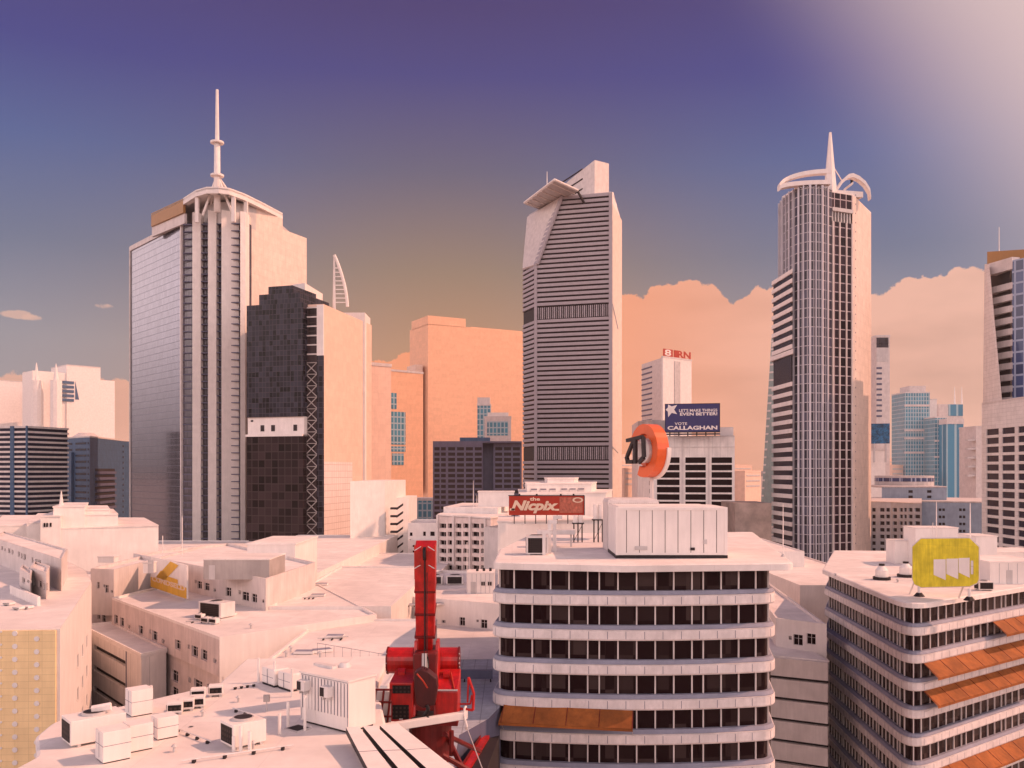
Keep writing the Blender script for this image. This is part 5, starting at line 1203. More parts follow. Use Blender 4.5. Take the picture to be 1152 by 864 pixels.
for px, py, lab in ((228, 806, 'small mushroom vent between the condensers and the lone air handler'), (285, 842, 'small mushroom vent right of the lone air handler'), (268, 790, 'small mushroom vent before the far edge of the foreground roof'), (196, 846, 'small mushroom vent by the right end of the cabinets')):
    x, Y = XY(px, YZ(py, 56)); t_ = thing('roof_vent', (x, Y, 56), lab, 'vent'); MB().cyl(x, Y, 56, 56.28, .07, 8).build('pipe', 'steel', t_); MB().cyl(x, Y, 56.28, 56.4, .17, 10, .06).build('cap', 'steel', t_)
for px, py, lab in ((258, 826, 'round dark roof drain right of the lone air handler'), (215, 818, 'round dark roof drain left of the lone air handler')):
    x, Y = XY(px, YZ(py, 56)); t_ = thing('roof_drain', (x, Y, 56), lab, 'drain'); MB().cyl(x, Y, 56, 56.03, .16, 12).build('rim', 'steel', t_); MB().cyl(x, Y, 56.03, 56.035, .11, 12).build('grate', 'dark', t_)
x, Y = XY(300, YZ(800, 56)); t_ = thing('junction_box', (x, Y, 56), 'little grey junction box on a post before the tank boxes', 'junction box'); MB().cyl(x, Y, 56, 56.6, .04, 6).build('post', 'steel', t_); MB().box(x-.18, x+.18, Y-.08, Y+.08, 56.55, 56.95).build('box', 'conc', t_, bevel=.02)
# ridge block: railing line
rr = thing('railing', (-15, 76, 49.7), 'thin dark roof railing left of the crane', 'railing')
a, b = PT(357, 727, YZ(734, 49.7)), PT(436, 740, YZ(748, 49.7)); a.z = b.z = 50.75
MB().tube(a, b, .025, 4).build('handrail', 'mauve', rr)
for k in range(9): p = a.lerp(b, k/8); MB().tube((p.x, p.y, 49.4), p, .02, 4).build('post', 'mauve', rr)

# ---------------------------------------------------------------- foreground roof
zF = 56.0
def fp(px, py): Y = YZ(py, zF); return XY(px, Y)
plF = [fp(50, 850), fp(47, 828), fp(66, 812), fp(130, 797), fp(250, 770), (-19.5, 66), (-9.5, 67), fp(419, 770), fp(428, 815), fp(420, 870), (-4, 25), (-24, 25), (-23.6, 36)]
plF = ccw(plF)
planF = rounded(plF, [2.0 if p in (fp(47, 828), fp(50, 850)) else (1.0 if p == fp(66, 812) else 0) for p in plF], 6)
o = offset(planF, -.75)
idx = [i for i, p in enumerate(planF) if p[0] < -20.5 and p[1] > 24]
def contiguous(idx, n):
    s = set(idx); st = [i for i in idx if (i-1) % n not in s][0]; out = []
    while st in s: out.append(st); st = (st+1) % n
    return out
idx = contiguous(idx, len(planF))
r, zb = banded('foreground_office', 'white rounded corner office roof in the lower left foreground', planF, zF-.1, 4, 3.6, [([o[i] for i in idx], 1.9, .6)], 30)
MB().loft(offset(planF, .3), [(-.3, zF-.6), (0, zF-.55), (0, zF-.08), (-.15, zF), (-.8, zF)]).build('roof_slab', 'roof', r)
def on(px, py): Y = YZ(py, zF); return XY(px, Y)
# big container hut
cA, cB, cC = on(338, 812), on(392, 826), on(425, 806)
f = Face(cA, cB); h = 2.75; ang = math.atan2(f.u.y, f.u.x); dpt = 2.0
pl = ccw([cA, cB, (cB[0]-f.n.x*dpt, cB[1]-f.n.y*dpt), (cA[0]-f.n.x*dpt, cA[1]-f.n.y*dpt)])
r = thing('container_hut', cen(pl, zF), 'ribbed white container hut with two wall air conditioners, left of the crane', 'container')
MB().prism(pl, zF+.12, zF+h).build('wall', 'white', r, bevel=.03)
MB().prism(offset(pl, -.1), zF, zF+.12).build('base', 'black', r)
MB().prism(offset(pl, .06), zF+h, zF+h+.1).build('roof', 'roof', r)
nr_ = 15
mb = MB()
for k in range(nr_): u_ = f.L*(k+.5)/nr_; f.box(mb, u_-.07, u_+.07, zF+.85, zF+h-.1, .0, .045)
rb = mb.build('ribs', 'white', r)
mb = MB()
for k in range(nr_): u_ = f.L*(k+.5)/nr_; f.box(mb, u_+.071, u_+.086, zF+.85, zF+h-.1, .0, .03)
for u_ in (.06, f.L-.08): f.box(mb, u_, u_+.02, zF+.2, zF+h-.05, 0, .012)
f.box(mb, .1, f.L-.1, zF+h-.06, zF+h-.04, 0, .012)
mb.build('rib_gaps', 'mauve', rb)
for px, py in ((345.5, 770), (371.5, 777)):
    u_, z = f.upx(px), f.zpx(px, py); mb = MB(); f.box(mb, u_-.3, u_+.32, z-.27, z+.3, 0.05, .5); ac = mb.build('wall_air_conditioner', 'duct', r, bevel=.03)
    mb = MB(); f.box(mb, u_-.26, u_+.05, z-.22, z+.25, .5, .52); mb.build('louvre', 'black', ac)
    mb = MB(); f.box(mb, u_-.2, u_-.16, z-.45, z-.27, .1, .4); f.box(mb, u_+.16, u_+.2, z-.45, z-.27, .1, .4); mb.build('bracket', 'steel', ac)
mb = MB(); f.box(mb, .35, 1.25, zF+.15, zF+2.1, .0, .03); mb.build('door', 'whiteT', r)
q = f.P(1.2, 0, -2.2); MB().cyl(q.x, q.y, zF+h+.1, zF+h+.35, .4, 14, .25).build('roof_fan', 'duct', r); mb = MB(); mb.obox((q.x-1.1, q.y), ang, .8, .2, zF+h+.1, zF+h+.25); mb.build('roof_duct', 'duct', r)
# bollard-like posts in front
gp = 'white vertical pipe posts on the foreground roof'
for k, (px, py, hh, lab) in enumerate(((343, 822, 1.4, 'beside the container hut door'), (324, 818, 1.05, 'between the two tank boxes and the hut'), (314.5, 826, .85, 'shortest, before the hut'), (328.5, 784, 1.3, 'at the corner of the white tanks'), (309, 773, 1.25, 'in front of the white tanks'), (291, 768, 1.2, 'at the left end of the white tanks'), (170, 797, 1.0, 'right one of the pair by the roof edge'), (162, 798, .9, 'left one of the pair by the roof edge'))):
    x, Y = on(px, py); MB().cyl(x, Y, zF, zF+hh*1.35, .085, 10).build('pipe_post', 'white', None, (x, Y, zF), **P('white vertical pipe post '+lab, 'post', gp))
for k, (px0, px1, py, lab) in enumerate(((294, 308, 771, 'left'), (312, 327, 776, 'right'))):
    A_, B_ = on(px0, py-2), on(px1, py+3); ff = Face(A_, B_); mb = MB(); ff.box(mb, 0, ff.L, zF+.1, zF+1.15, -1.2, 0)
    t = thing('tank_box', (A_[0], A_[1], zF), 'white rooftop tank box with a banded side, %s one of two near the container hut' % lab, 'tank', 'white tank boxes by the container hut'); mb.build('casing', 'white', t, bevel=.12)
    mb = MB(); ff.box(mb, ff.L*.48, ff.L*.5, zF+.12, zF+1.1, 0, .02); ff.box(mb, .1, ff.L-.1, zF+.6, zF+.62, 0, .015); mb.build('seam', 'mauve', t); mb = MB(); ff.box(mb, .05, ff.L-.05, zF, zF+.1, -1.1, -.05); mb.build('base', 'dark', t)
# hatch
x, Y = on(335, 820); r = thing('roof_hatch', (x, Y, zF), 'dark open roof hatch before the container hut', 'hatch'); MB().obox((x, Y), ang, .55, .5, zF, zF+.06).build('frame', 'steel', r); MB().obox((x, Y), ang, .45, .4, zF+.061, zF+.065).build('opening', 'dark', r)
# air handlers
A_ = on(246, 842); xa, ya = A_[0]+1.0, A_[1]+.8
box_unit('air_handler', 'white air handler with a dark louvre, alone in the middle of the foreground roof', 'air conditioner', xa, ya, zF, 1.8, 1.5, 1.25, .75, 'white', grille=2)
r = thing('duct_run', (xa, ya-1, zF), 'white drain pipes in front of the lone air handler', 'duct')
for dx, hh in ((-.1, .75), (.25, 1.3), (.7, 1.0)): MB().tube((xa+dx, ya-1.25, zF), (xa+dx, ya-1.25, zF+hh), .09, 8).build('pipe', 'white', r)
x, Y = on(92, 838); box_unit('air_handler', 'large white air handler with a big top fan at the rounded roof corner', 'air conditioner', x+.2, Y+.9, zF, 2.7, 1.7, 1.35, .72, 'white', grille=2)
r = thing('fan_cover', (x+.5, Y+1.0, zF+1.4), 'tilted white fan cover lying on the large air handler', 'cover')
MB().tube((x+.1, Y+.9, zF+1.55), (x+1.0, Y+1.1, zF+1.68), .22, 6).build('cover', 'white', r)
for k, (px, py, s_, lab) in enumerate(((152, 806, (1.2, 1.1, 1.5), 'tall white cabinet by the roof edge behind the other two'), (121, 858, (1.3, 1.2, 1.5), 'white ribbed cabinet nearest the rounded roof corner'), (150, 846, (1.15, 1.1, 1.35), 'white cabinet in the middle of the foreground trio'), (181, 832, (1.1, 1.0, 1.15), 'white cabinet right of the foreground trio'))):
    x, Y = on(px, py); ff = Face((x-s_[0]/2*math.cos(.25), Y-s_[0]/2*math.sin(.25)), (x+s_[0]/2*math.cos(.25), Y+s_[0]/2*math.sin(.25)))
    c_ = thing('roof_cabinet', (x, Y, zF), lab, 'cabinet', 'white cabinets on the foreground roof')
    mb = MB(); mb.obox((x, Y+s_[1]/2), .72, s_[0]/2, s_[1]/2, zF+.06, zF+s_[2]); mb.build('casing', 'white', c_, bevel=.02)
    mb = MB(); mb.obox((x, Y+s_[1]/2), .72, s_[0]/2-.05, s_[1]/2-.05, zF, zF+.06); mb.build('base', 'dark', c_)
    mb = MB(); mb.obox((x, Y+s_[1]/2), .72, s_[0]/2+.01, .012, zF+.2, zF+s_[2]-.1); mb.obox((x, Y+s_[1]/2), .72, s_[0]/2+.01, s_[1]/2+.008, zF+s_[2]*.55, zF+s_[2]*.55+.02); mb.build('seam', 'mauve', c_)
for k, (px, py) in enumerate(((197, 803), (210, 799), (222, 796), (223, 787), (243, 783))):
    x, Y = on(px, py); lab = ('leftmost of the front row', 'middle of the front row', 'right end of the front row', 'behind the right end of the front row', 'alone near the right')[k]
    box_unit('condenser', 'small white condenser on the foreground roof edge, '+lab, 'air conditioner', x, Y, zF, .85, .6, .72, .25, 'white', group='condensers along the foreground roof edge', fan=False)
# ---------------------------------------------------------------- terrace and crane
zT = 45.0
pl = ccw([(-34, 58), (-17, 117), (0.5, 118), (-1.3, 94), (-2.4, 89.5), (-5, 84), (-4.5, 10), (-30, 10)])
r = thing('terrace', cen(pl, 0), 'shaded grey tiled terrace between the crane and the curved office', 'terrace')
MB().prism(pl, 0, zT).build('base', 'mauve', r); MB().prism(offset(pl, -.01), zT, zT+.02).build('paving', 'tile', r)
r = thing('terrace_bench', (-4.5, 108, zT), 'long dark pipe rack on the shaded terrace behind the crane', 'pipe rack')
MB().box(-9, -2.3, 105, 105.6, zT+.4, zT+1.4).build('rack', 'mauve', r)
for x in (-8.8, -5.7, -2.6): MB().box(x, x+.15, 105, 105.6, zT, zT+.4).build('leg', 'black', r)
# crane -------------------------------------------------------------------
Yc = 56.0
def c3(px, py, Y=Yc): return PT(px, py, Y)
g = thing('crane', (*XY(478, Yc), zT), 'red telescopic crane with cab, engine houses and raised boom', 'crane')
xC = XY(478, Yc)[0]
def cb(px0, px1, y0, y1, Y0, Y1, mat='red', name='panel', bevel=.05, par=None):
    x0, x1 = XY(px0, Y0)[0], XY(px1, Y0)[0]; return MB().box(x0, x1, Y0, Y1, ZZ(y1, Y0), ZZ(y0, Y0)).build(name, mat, par or g, bevel=bevel)
# rear counterweight cylinder-like drum housing
for a, b, nm in ((435, 466, 'counterweight'), (487, 516, 'counterweight')):
    mb = MB(); x0, x1 = XY(a, Yc+2)[0], XY(b, Yc+2)[0]; zc = ZZ(745, Yc+2); mb.tube((x0, Yc+2.6, zc), (x1, Yc+2.6, zc), .85, 20); o_ = mb.build(nm, 'red', g, smooth=False)
    mb = MB(); mb.tube((x0-.04, Yc+2.6, zc), (x0+.06, Yc+2.6, zc), .9, 20); mb.tube((x1-.06, Yc+2.6, zc), (x1+.04, Yc+2.6, zc), .9, 20); mb.build('end_ring', 'dred', o_)
    for k in range(5): mb = MB(); z = zc+.55-k*.28; xx = x1+.04 if a > 470 else x0-.04; mb.tube((xx-.02, Yc+1.75+abs(k-2)*.1, z), (xx+.06, Yc+1.75+abs(k-2)*.1, z), .06, 6); mb.build('marker_lamp', 'steel', o_)
def wedge(name, px0, px1, y_top, y_mid, y_bot, Yf, Yb, mat='red'):
    "sloping bonnet: low front, high back"
    x0, x1 = XY(px0, Yf)[0], XY(px1, Yf)[0]; zt, zm, zb_ = ZZ(y_top, Yb), ZZ(y_mid, Yf), ZZ(y_bot, Yf)
    return MB().hexa([(x0, Yf, zb_), (x1, Yf, zb_), (x1, Yb, zb_), (x0, Yb, zb_), (x0, Yf, zm), (x1, Yf, zm), (x1*.99, Yb, zt), (x0*.99, Yb, zt)]).build(name, mat, g, bevel=.06)
rh = wedge('engine_house', 490, 515, 752, 778, 812, Yc-1.2, Yc+1.6)
cb(490, 515, 776, 777.5, Yc-1.25, Yc-1.15, 'steel', 'trim', 0, None)
mb = MB(); mb.tube(c3(499, 759, Yc+.6), c3(506, 759, Yc+.6), .3, 10); mb.build('exhaust_hood', 'red', rh)
MB().path([c3(491, 757, Yc+.9), c3(507, 756, Yc+.9), c3(511, 775, Yc-1)], .05).build('grab_rail', 'redsign', rh)
lh = wedge('cab_rear', 438, 465, 752, 768, 812, Yc-1.2, Yc+1.6)
for y0, y1 in ((771, 780), (793, 809)):
    x0, x1 = XY(441.5, Yc-1.2)[0], XY(462 if y0 < 780 else 460, Yc-1.2)[0]; MB().box(x0, x1, Yc-1.24, Yc-1.2, ZZ(y1, Yc-1.2), ZZ(y0, Yc-1.2)).build('cab_window', 'grille', lh)
mb = MB(); mb.tube(c3(448, 757, Yc+.6), c3(456, 757, Yc+.6), .3, 10); mb.build('exhaust_hood', 'red', lh)
MB().box(*[XY(q, Yc-1.3)[0] for q in (449, 453)], Yc-1.27, Yc-1.24, ZZ(810, Yc-1.3), ZZ(808.5, Yc-1.3)).build('badge', 'steel', lh)
# centre frame and pedestal
cb(465, 491, 735, 800, Yc-1.0, Yc+1.8, 'dred', 'turret_frame', .08)
for a, b in ((463.5, 467.5), (488, 491.5)):
    x0, x1 = XY(a, Yc-1.1)[0], XY(b, Yc-1.1)[0]; MB().hexa([(x0, Yc-1.2, ZZ(800, Yc)), (x1, Yc-1.2, ZZ(800, Yc)), (x1, Yc+1.8, ZZ(800, Yc)), (x0, Yc+1.8, ZZ(800, Yc)), (x0, Yc+.2, ZZ(722, Yc)), (x1, Yc+.2, ZZ(722, Yc)), (x1, Yc+1.2, ZZ(722, Yc)), (x0, Yc+1.2, ZZ(722, Yc))]).build('boom_cheek', 'red', g, bevel=.04)
pz = ZZ(812, Yc)
MB().cyl(xC+.3, Yc+.4, ZZ(850, Yc), pz, 1.35, 24).build('slew_ring', 'dred', g)
MB().hexa([(xC-.9, Yc-.9, zT), (xC+1.9, Yc-.9, zT), (xC+1.9, Yc+1.8, zT), (xC-.9, Yc+1.8, zT), (xC-.6, Yc-.6, ZZ(850, Yc)), (xC+1.3, Yc-.6, ZZ(850, Yc)), (xC+1.3, Yc+1.4, ZZ(850, Yc)), (xC-.6, Yc+1.4, ZZ(850, Yc))]).build('pedestal', 'dred', g, bevel=.05)
cb(444, 515, 812, 817, Yc-1.2, Yc+1.9, 'dred', 'deck_plate', .02)
# lattice outriggers below
for a, b in (((500, 826, 54), (540, 845, 60)), ((498, 850, 52), (530, 868, 52)), ((500, 822, 57), (520, 864, 52)), ((508, 822, 54), (508, 850, 54)), ((485, 850, 52), (500, 868, 50)), ((455, 815, 55), (440, 840, 55))):
    MB().tube(c3(*a), c3(*b), .16, 6).build('outrigger_strut', 'dred', g)
# boom sections, leaning toward the camera
by0, by1 = Yc+.7, Yc-3.2
def bs(y):  # y photo row -> depth along the leaning boom
    t = (735-y)/(735-614); return by0+(by1-by0)*t
def boomsec(y0, y1, w, d, name, mat='red', par=None, off=0):
    a, b = c3(478.8, y0, bs(y0)), c3(478.8, y1, bs(y1)); t = (b-a).normalized(); s_ = Vector((1, 0, 0))*w/2; k_ = t.cross(Vector((1, 0, 0))).normalized()*d/2
    a = a+k_.normalized()*off; b = b+k_.normalized()*off
    return MB().hexa([a-s_-k_, a+s_-k_, a+s_+k_, a-s_+k_, b-s_-k_, b+s_-k_, b+s_+k_, b-s_+k_]).build(name, mat, par or g, bevel=.05)
boomsec(738, 706, .92, .8, 'boom_section'); boomsec(712, 683, 1.16, 1.0, 'boom_section'); boomsec(686, 658, 1.2, 1.08, 'boom_section'); hd = boomsec(661, 613.5, 1.24, 1.12, 'boom_head')
for y in (711, 685.5, 660): boomsec(y+1.4, y-1.4, 1.3, 1.18, 'boom_collar', 'dred')
boomsec(738, 616, .1, 1.22, 'boom_groove', 'black')
for sx in (-.58, -.16, .16, .58):
    a, b = c3(478.8, 650, bs(650)), c3(478.8, 613, bs(613)); v = Vector((sx, -.6, 0)); MB().path([a+v, b+v], .05, 5).build('head_rail', 'redsign', hd)
for y in (616, 636):
    for sx in (-1, 1):
        a = c3(478.8, y, bs(y)); MB().tube(a+Vector((sx*.2, -.68, .12)), a+Vector((sx*.6, -.68, -.12)), .035, 4).build('head_bracket', 'steel', hd)
    # cable sheave
a = c3(478.8, 622, bs(622)); MB().tube(a+Vector((-.08, -.55, 0)), a+Vector((.08, -.55, 0)), .4, 16).build('sheave', 'black', hd)
# luffing cylinder
MB().tube(c3(479, 772, Yc-.9), c3(479, 738, Yc-.8), .28, 12).build('luffing_cylinder', 'black', g); MB().tube(c3(478, 757, Yc-1.1), c3(478, 735, Yc-.9), .2, 12).build('piston_rod', 'steel', g)
# hook block
Yh = 52.6
hb = thing('hook_block', c3(479, 815, Yh), 'dark red hook block hanging from the crane above the white beam', 'hook block')
prof = [(466, 757), (474, 753), (481, 756), (491, 764), (492, 776), (489, 793), (476, 797), (469, 793), (466, 775)]
mb = MB(); n = len(prof); mb.v = [c3(x, y, Yh) for x, y in prof]+[c3(x, y, Yh)+Vector((0, 1.0, 0)) for x, y in prof]
mb.f = [tuple(range(n)), tuple(n+i for i in reversed(range(n)))]+[(i, n+i, n+(i+1) % n, (i+1) % n) for i in range(n)]; mb.m = [0]*len(mb.f)
mb.build('cheek_plate', 'hook', hb, bevel=.05)
MB().path([c3(469, 758, Yh-.03), c3(476, 766, Yh-.03), c3(481, 774, Yh-.03)], .05).build('guard', 'redsign', hb)
MB().path([c3(480, 793, Yh), c3(482, 798, Yh), c3(478, 804, Yh), c3(475, 808, Yh), c3(479, 812, Yh), c3(483, 809, Yh)], .12, 8).build('hook', 'black', hb)
for dx in (-1.5, 1.5): MB().tube(c3(479+dx, 757, Yh+.4), c3(479+dx, 640, bs(640)-.55), .025, 5).build('wire_rope', 'black', hb)
# lifting beam
a, b = c3(425, 820, 51.0), c3(526, 804, 53.0)
lb = thing('lifting_beam', (a+b)/2, 'white lifting beam slung level across the front of the crane', 'lifting beam')
t = (b-a).normalized(); k_ = Vector((0, 0, .22)); s_ = Vector((.0, .22, 0))
MB().hexa([a-s_-k_, b-s_-k_, b+s_-k_, a+s_-k_, a-s_+k_, b-s_+k_, b+s_+k_, a+s_+k_]).build('beam', 'white', lb, bevel=.04)
for p, sgn in ((a, 1), (b, -1)):
    p = p+t*.08*sgn; MB().path([p+Vector((0, 0, .5)), p+Vector((.1*sgn, -.1, .45)), p+Vector((.12*sgn, -.28, .0)), p+Vector((.05, -.28, -.6)), p+Vector((0, -.1, -.8))], .07, 8).build('end_hook', 'white', lb)
m_ = (a+b)/2; MB().path([m_+Vector((-.7, 0, .2)), c3(478, 806, Yh), m_+Vector((.3, 0, .25))], .05, 6).build('shackle_chain', 'black', lb)
MB().tube(b+Vector((0, -.2, -.8)), c3(556, 900, 48), .03, 5).build('sling', 'steel', lb)
# white panels hanging at lower left
pn = [((389, 818), (404, 817), (460, 890), (428, 892)), ((408, 817), (423, 816), (499, 890), (470, 890)), ((427, 816), (447, 813), (545, 890), (508, 890))]
for i, q in enumerate(pn):
    top = zF+.9
    pts = []
    for (x, y), zz in zip(q, (top, top, top-.5, top-.5)): Y = YZ(y, zz); X = XY(x, Y); pts.append(Vector((X[0], X[1], zz)))
    mb = MB(); mb.hexa([p-Vector((0, 0, .35)) for p in pts]+pts)
    lab = ('leftmost', 'middle', 'rightmost')[i]
    o_ = mb.build('girder_panel', 'white', None, None, bevel=.02, **P('long white steel panel sloping to the bottom edge under the lifting beam, %s of three' % lab, 'panel', 'white panels under the lifting beam'))
    org = ORG[o_.name]; o_.data.materials.append(M['black'])
    for q_ in (3, 5): o_.data.polygons[q_].material_index = 1  # long sides coloured black as the shadow between the panels
    mb = MB(); a, b = pts[0].lerp(pts[3], .42), pts[1].lerp(pts[2], .42); mb.hexa([a+Vector((0, -.02, .0)), b+Vector((0, -.02, 0)), b+Vector((0, .02, 0)), a+Vector((0, .02, 0)), a+Vector((0, -.02, .01)), b+Vector((0, -.02, .01)), b+Vector((0, .02, .01)), a+Vector((0, .02, .01))]); mb.build('seam', 'mauve', o_)
# supporting red gantry left of crane body and balcony at the lower right
r = thing('scaffold', c3(425, 800, 54), 'dark lattice frame with grey panels left of the crane cab', 'frame')
for y in (776, 790, 806): MB().tube(c3(422, y, 54), c3(441, y, 54), .07, 6).build('rail', 'dred', r)
for x in (423, 432, 440): MB().tube(c3(x, 775, 54), c3(x-5, 820, 54), .07, 6).build('post', 'dred', r)
mb = MB(); mb.hexa([c3(424, 778, 54.2), c3(440, 778, 54.2), c3(440, 778, 54.3), c3(424, 778, 54.3), c3(416, 818, 54.2), c3(440, 818, 54.2), c3(440, 818, 54.3), c3(416, 818, 54.3)]); mb.build('infill_panel', 'steel', r)
r = thing('access_ladder', c3(525, 790, 57), 'red access frame on the right side of the crane', 'frame')
MB().path([c3(527, 762, 57), c3(533, 780, 57), c3(532, 799, 57), c3(515, 797, 57)], .09).build('rail', 'red', r)
MB().path([c3(531, 782, 57), c3(529, 792, 57), c3(515, 792, 57)], .06).build('rail', 'red', r); MB().path([c3(527, 762, 57), c3(526, 790, 57)], .06).build('rail', 'red', r)
# lower balcony wing with red edge
M['maroon'] = glass('maroon_window_glass', (.04, .012, .012), .3, .2)
zL = ZZ(828, 90); a, b, c_ = XY(549, 89), XY(560, 92), (-10.5, 58)
r = thing('balcony_wing', (-6, 75, 0), 'dark glazed low wing with a red edge beam, lower right of the crane', 'balcony')
f = Face(c_, XY(549, 89)); 
pl = ccw([XY(549, 89), XY(562, 90), (-5.2, 50), (c_[0]+2, 50)])
zz = 43.2
MB().prism(pl, 38, zz).build('glazing', 'dark', r)
f = Face((c_[0]+2, 50), XY(549, 89)); 
mb = MB(); f.box(mb, 0, f.L, zz, zz+.3, -.5, .15); mb.build('edge_beam', 'red', r)
mb = MB(); f.box(mb, 0, f.L, zz-.0, zz+.6, -.6, -.52); mb.build('edge_fascia', 'dred', r)
# ---------------------------------------------------------------- ground, light, sky, camera
def plane(name, pts, mat, z):
    mb = MB(); mb.poly([(x, y, z) for x, y in pts]); o = mb.build(name, mat, None, (0, 0, z)); o['kind'] = 'structure'; return o
M['ground'] = paint('city_ground', (.50, .42, .37), dirt=.4, scale=.01, streak=1)
M['asphalt'] = paint('asphalt', (.05, .048, .052), dirt=.3, streak=1)
plane('ground', [(-9000, -9000), (9000, -9000), (9000, 12000), (-9000, 12000)], 'ground', 0)
plane('road', [(-59, 60), (-47, 60), (-62, 240), (-74, 240)], 'asphalt', .02)
plane('road', [(40, 60), (49, 60), (53, 240), (42, 240)], 'asphalt', .02)
SAZ, SEL = 82, 40
BRIGHT = 3.3
sd_ = Vector((math.sin(R(SAZ))*math.cos(R(SEL)), math.cos(R(SAZ))*math.cos(R(SEL)), math.sin(R(SEL))))
sun = bpy.data.lights.new('sun', 'SUN'); sun.energy = 4.0; sun.angle = R(.5); sun.color = (1, .50, .33)
so = bpy.data.objects.new('sun', sun); C.objects.link(so); so.rotation_euler = sd_.to_track_quat('Z', 'Y').to_euler(); so.location = (300, 100, 400)
w = bpy.data.worlds.new('World'); bpy.context.scene.world = w; w.use_nodes = True; t = w.node_tree; t.nodes.clear(); L = t.links.new
out = N(t, 'ShaderNodeOutputWorld'); bg = N(t, 'ShaderNodeBackground'); L(bg.outputs[0], out.inputs[0]); SK = .10; bg.inputs[1].default_value = SK
sky = N(t, 'ShaderNodeTexSky', sky_type='NISHITA'); sky.sun_disc = False; sky.sun_elevation = R(SEL); sky.sun_rotation = R(SAZ); sky.dust_density = 2
tc = N(t, 'ShaderNodeTexCoord'); nrm = N(t, 'ShaderNodeVectorMath', operation='NORMALIZE'); L(tc.outputs['Generated'], nrm.inputs[0])
sep = N(t, 'ShaderNodeSeparateXYZ'); L(nrm.outputs[0], sep.inputs[0])
def mth(op, a, b=None, clamp=False):
    n = N(t, 'ShaderNodeMath', operation=op); n.use_clamp = clamp
    for i, v in enumerate((a, b)):
        if v is None: continue
        if isinstance(v, (int, float)): n.inputs[i].default_value = v
        else: L(v, n.inputs[i])
    return n.outputs[0]
def srgb(r_, g_, b_): return tuple(((c/255+.055)/1.055)**2.4 if c > 10 else c/255/12.92 for c in (r_, g_, b_))+(1,)
def ramp(fac, stops, mode='LINEAR'):
    n = N(t, 'ShaderNodeValToRGB'); cr = n.color_ramp; cr.interpolation = mode
    while len(cr.elements) < len(stops): cr.elements.new(.5)
    for e, (p, c) in zip(cr.elements, stops): e.position = p; e.color = c
    L(fac, n.inputs[0]); return n.outputs[0]
def mixc(f, a, b, bt='MIX'):
    n = N(t, 'ShaderNodeMix', data_type='RGBA', blend_type=bt)
    for i, v in ((0, f), (6, a), (7, b)):
        if isinstance(v, (int, float)): n.inputs[i].default_value = v
        elif isinstance(v, tuple): n.inputs[i].default_value = v
        else: L(v, n.inputs[i])
    return n.outputs[2]
el = mth('MULTIPLY', mth('ARCSINE', sep.outputs[2]), 180/math.pi)        # elevation, degrees
az = mth('MULTIPLY', mth('ARCTAN2', sep.outputs[0], sep.outputs[1]), 180/math.pi)
e01 = mth('DIVIDE', el, 60, True)
cool = ramp(e01, [(0, srgb(168, 156, 156)), (.13, srgb(152, 151, 161)), (.22, srgb(112, 122, 150)), (.31, srgb(88, 104, 155)), (.39, srgb(76, 76, 140)), (.46, srgb(80, 70, 126)), (1, srgb(62, 54, 118))])
warm = ramp(e01, [(0, srgb(225, 150, 110)), (.12, srgb(196, 146, 112)), (.21, srgb(158, 131, 112)), (.31, srgb(112, 104, 124)), (.40, srgb(82, 76, 132)), (.46, srgb(80, 67, 118)), (1, srgb(62, 54, 118))])
wv = mth('DIVIDE', mth('ADD', az, 4.0), 17); wf = mth('POWER', 2.718, mth('MULTIPLY', mth('MULTIPLY', wv, wv), -1))
col = mixc(wf, cool, warm)
dot = N(t, 'ShaderNodeVectorMath', operation='DOT_PRODUCT'); L(nrm.outputs[0], dot.inputs[0]); dot.inputs[1].default_value = tuple(sd_)
ang_ = mth('MULTIPLY', mth('ARCCOSINE', dot.outputs['Value']), 180/math.pi)
gm = N(t, 'ShaderNodeMapRange', interpolation_type='SMOOTHERSTEP'); L(ang_, gm.inputs[0]); gm.inputs[1].default_value = 59; gm.inputs[2].default_value = 42; gm.inputs[3].default_value = 0; gm.inputs[4].default_value = .92
col = mixc(gm.outputs[0], col, srgb(236, 206, 200))
# cumulus bank: its top edge as a curve over the compass
fc_ = N(t, 'ShaderNodeFloatCurve'); azn = mth('ADD', mth('DIVIDE', az, 360), .5); L(azn, fc_.inputs['Value'])
def azel(px, py): X, Z = (px-CX)/F, (HZ-py)/F; return math.degrees(math.atan(X))/360+.5, math.degrees(math.atan(Z/math.hypot(1, X)))/60
pts = [(0, .5), (.3, .5), (.345, .42), (.40, .08)]+[azel(*q) for q in ((-60, 425), (0, 417), (25, 416), (55, 425), (100, 428), (128, 430), (140, 426), (200, 430), (300, 420), (400, 408), (430, 408), (441, 412), (452, 399), (480, 391), (560, 395), (640, 380), (697, 333), (732, 331), (750, 320), (770, 314), (795, 319), (812, 336), (840, 339), (850, 322), (870, 318), (900, 325), (978, 326), (1004, 326), (1020, 312), (1040, 316), (1060, 306), (1090, 300), (1108, 304), (1160, 310))]+[(.62, .16), (.75, .5), (1, .5)]
mpn = fc_.mapping; cv = mpn.curves[0]
while len(cv.points) < len(pts): cv.points.new(.5, .5)
for p, (x, y) in zip(cv.points, sorted(pts)): p.location = (x, y); p.handle_type = 'AUTO_CLAMPED'
mpn.update()
ns = N(t, 'ShaderNodeTexNoise'); L(nrm.outputs[0], ns.inputs['Vector']); ns.inputs['Scale'].default_value = 38; ns.inputs['Detail'].default_value = 7; ns.inputs['Roughness'].default_value = .62
top = mth('ADD', mth('MULTIPLY', fc_.outputs[0], 60), mth('MULTIPLY', mth('SUBTRACT', ns.outputs[0], .5), 2.0))
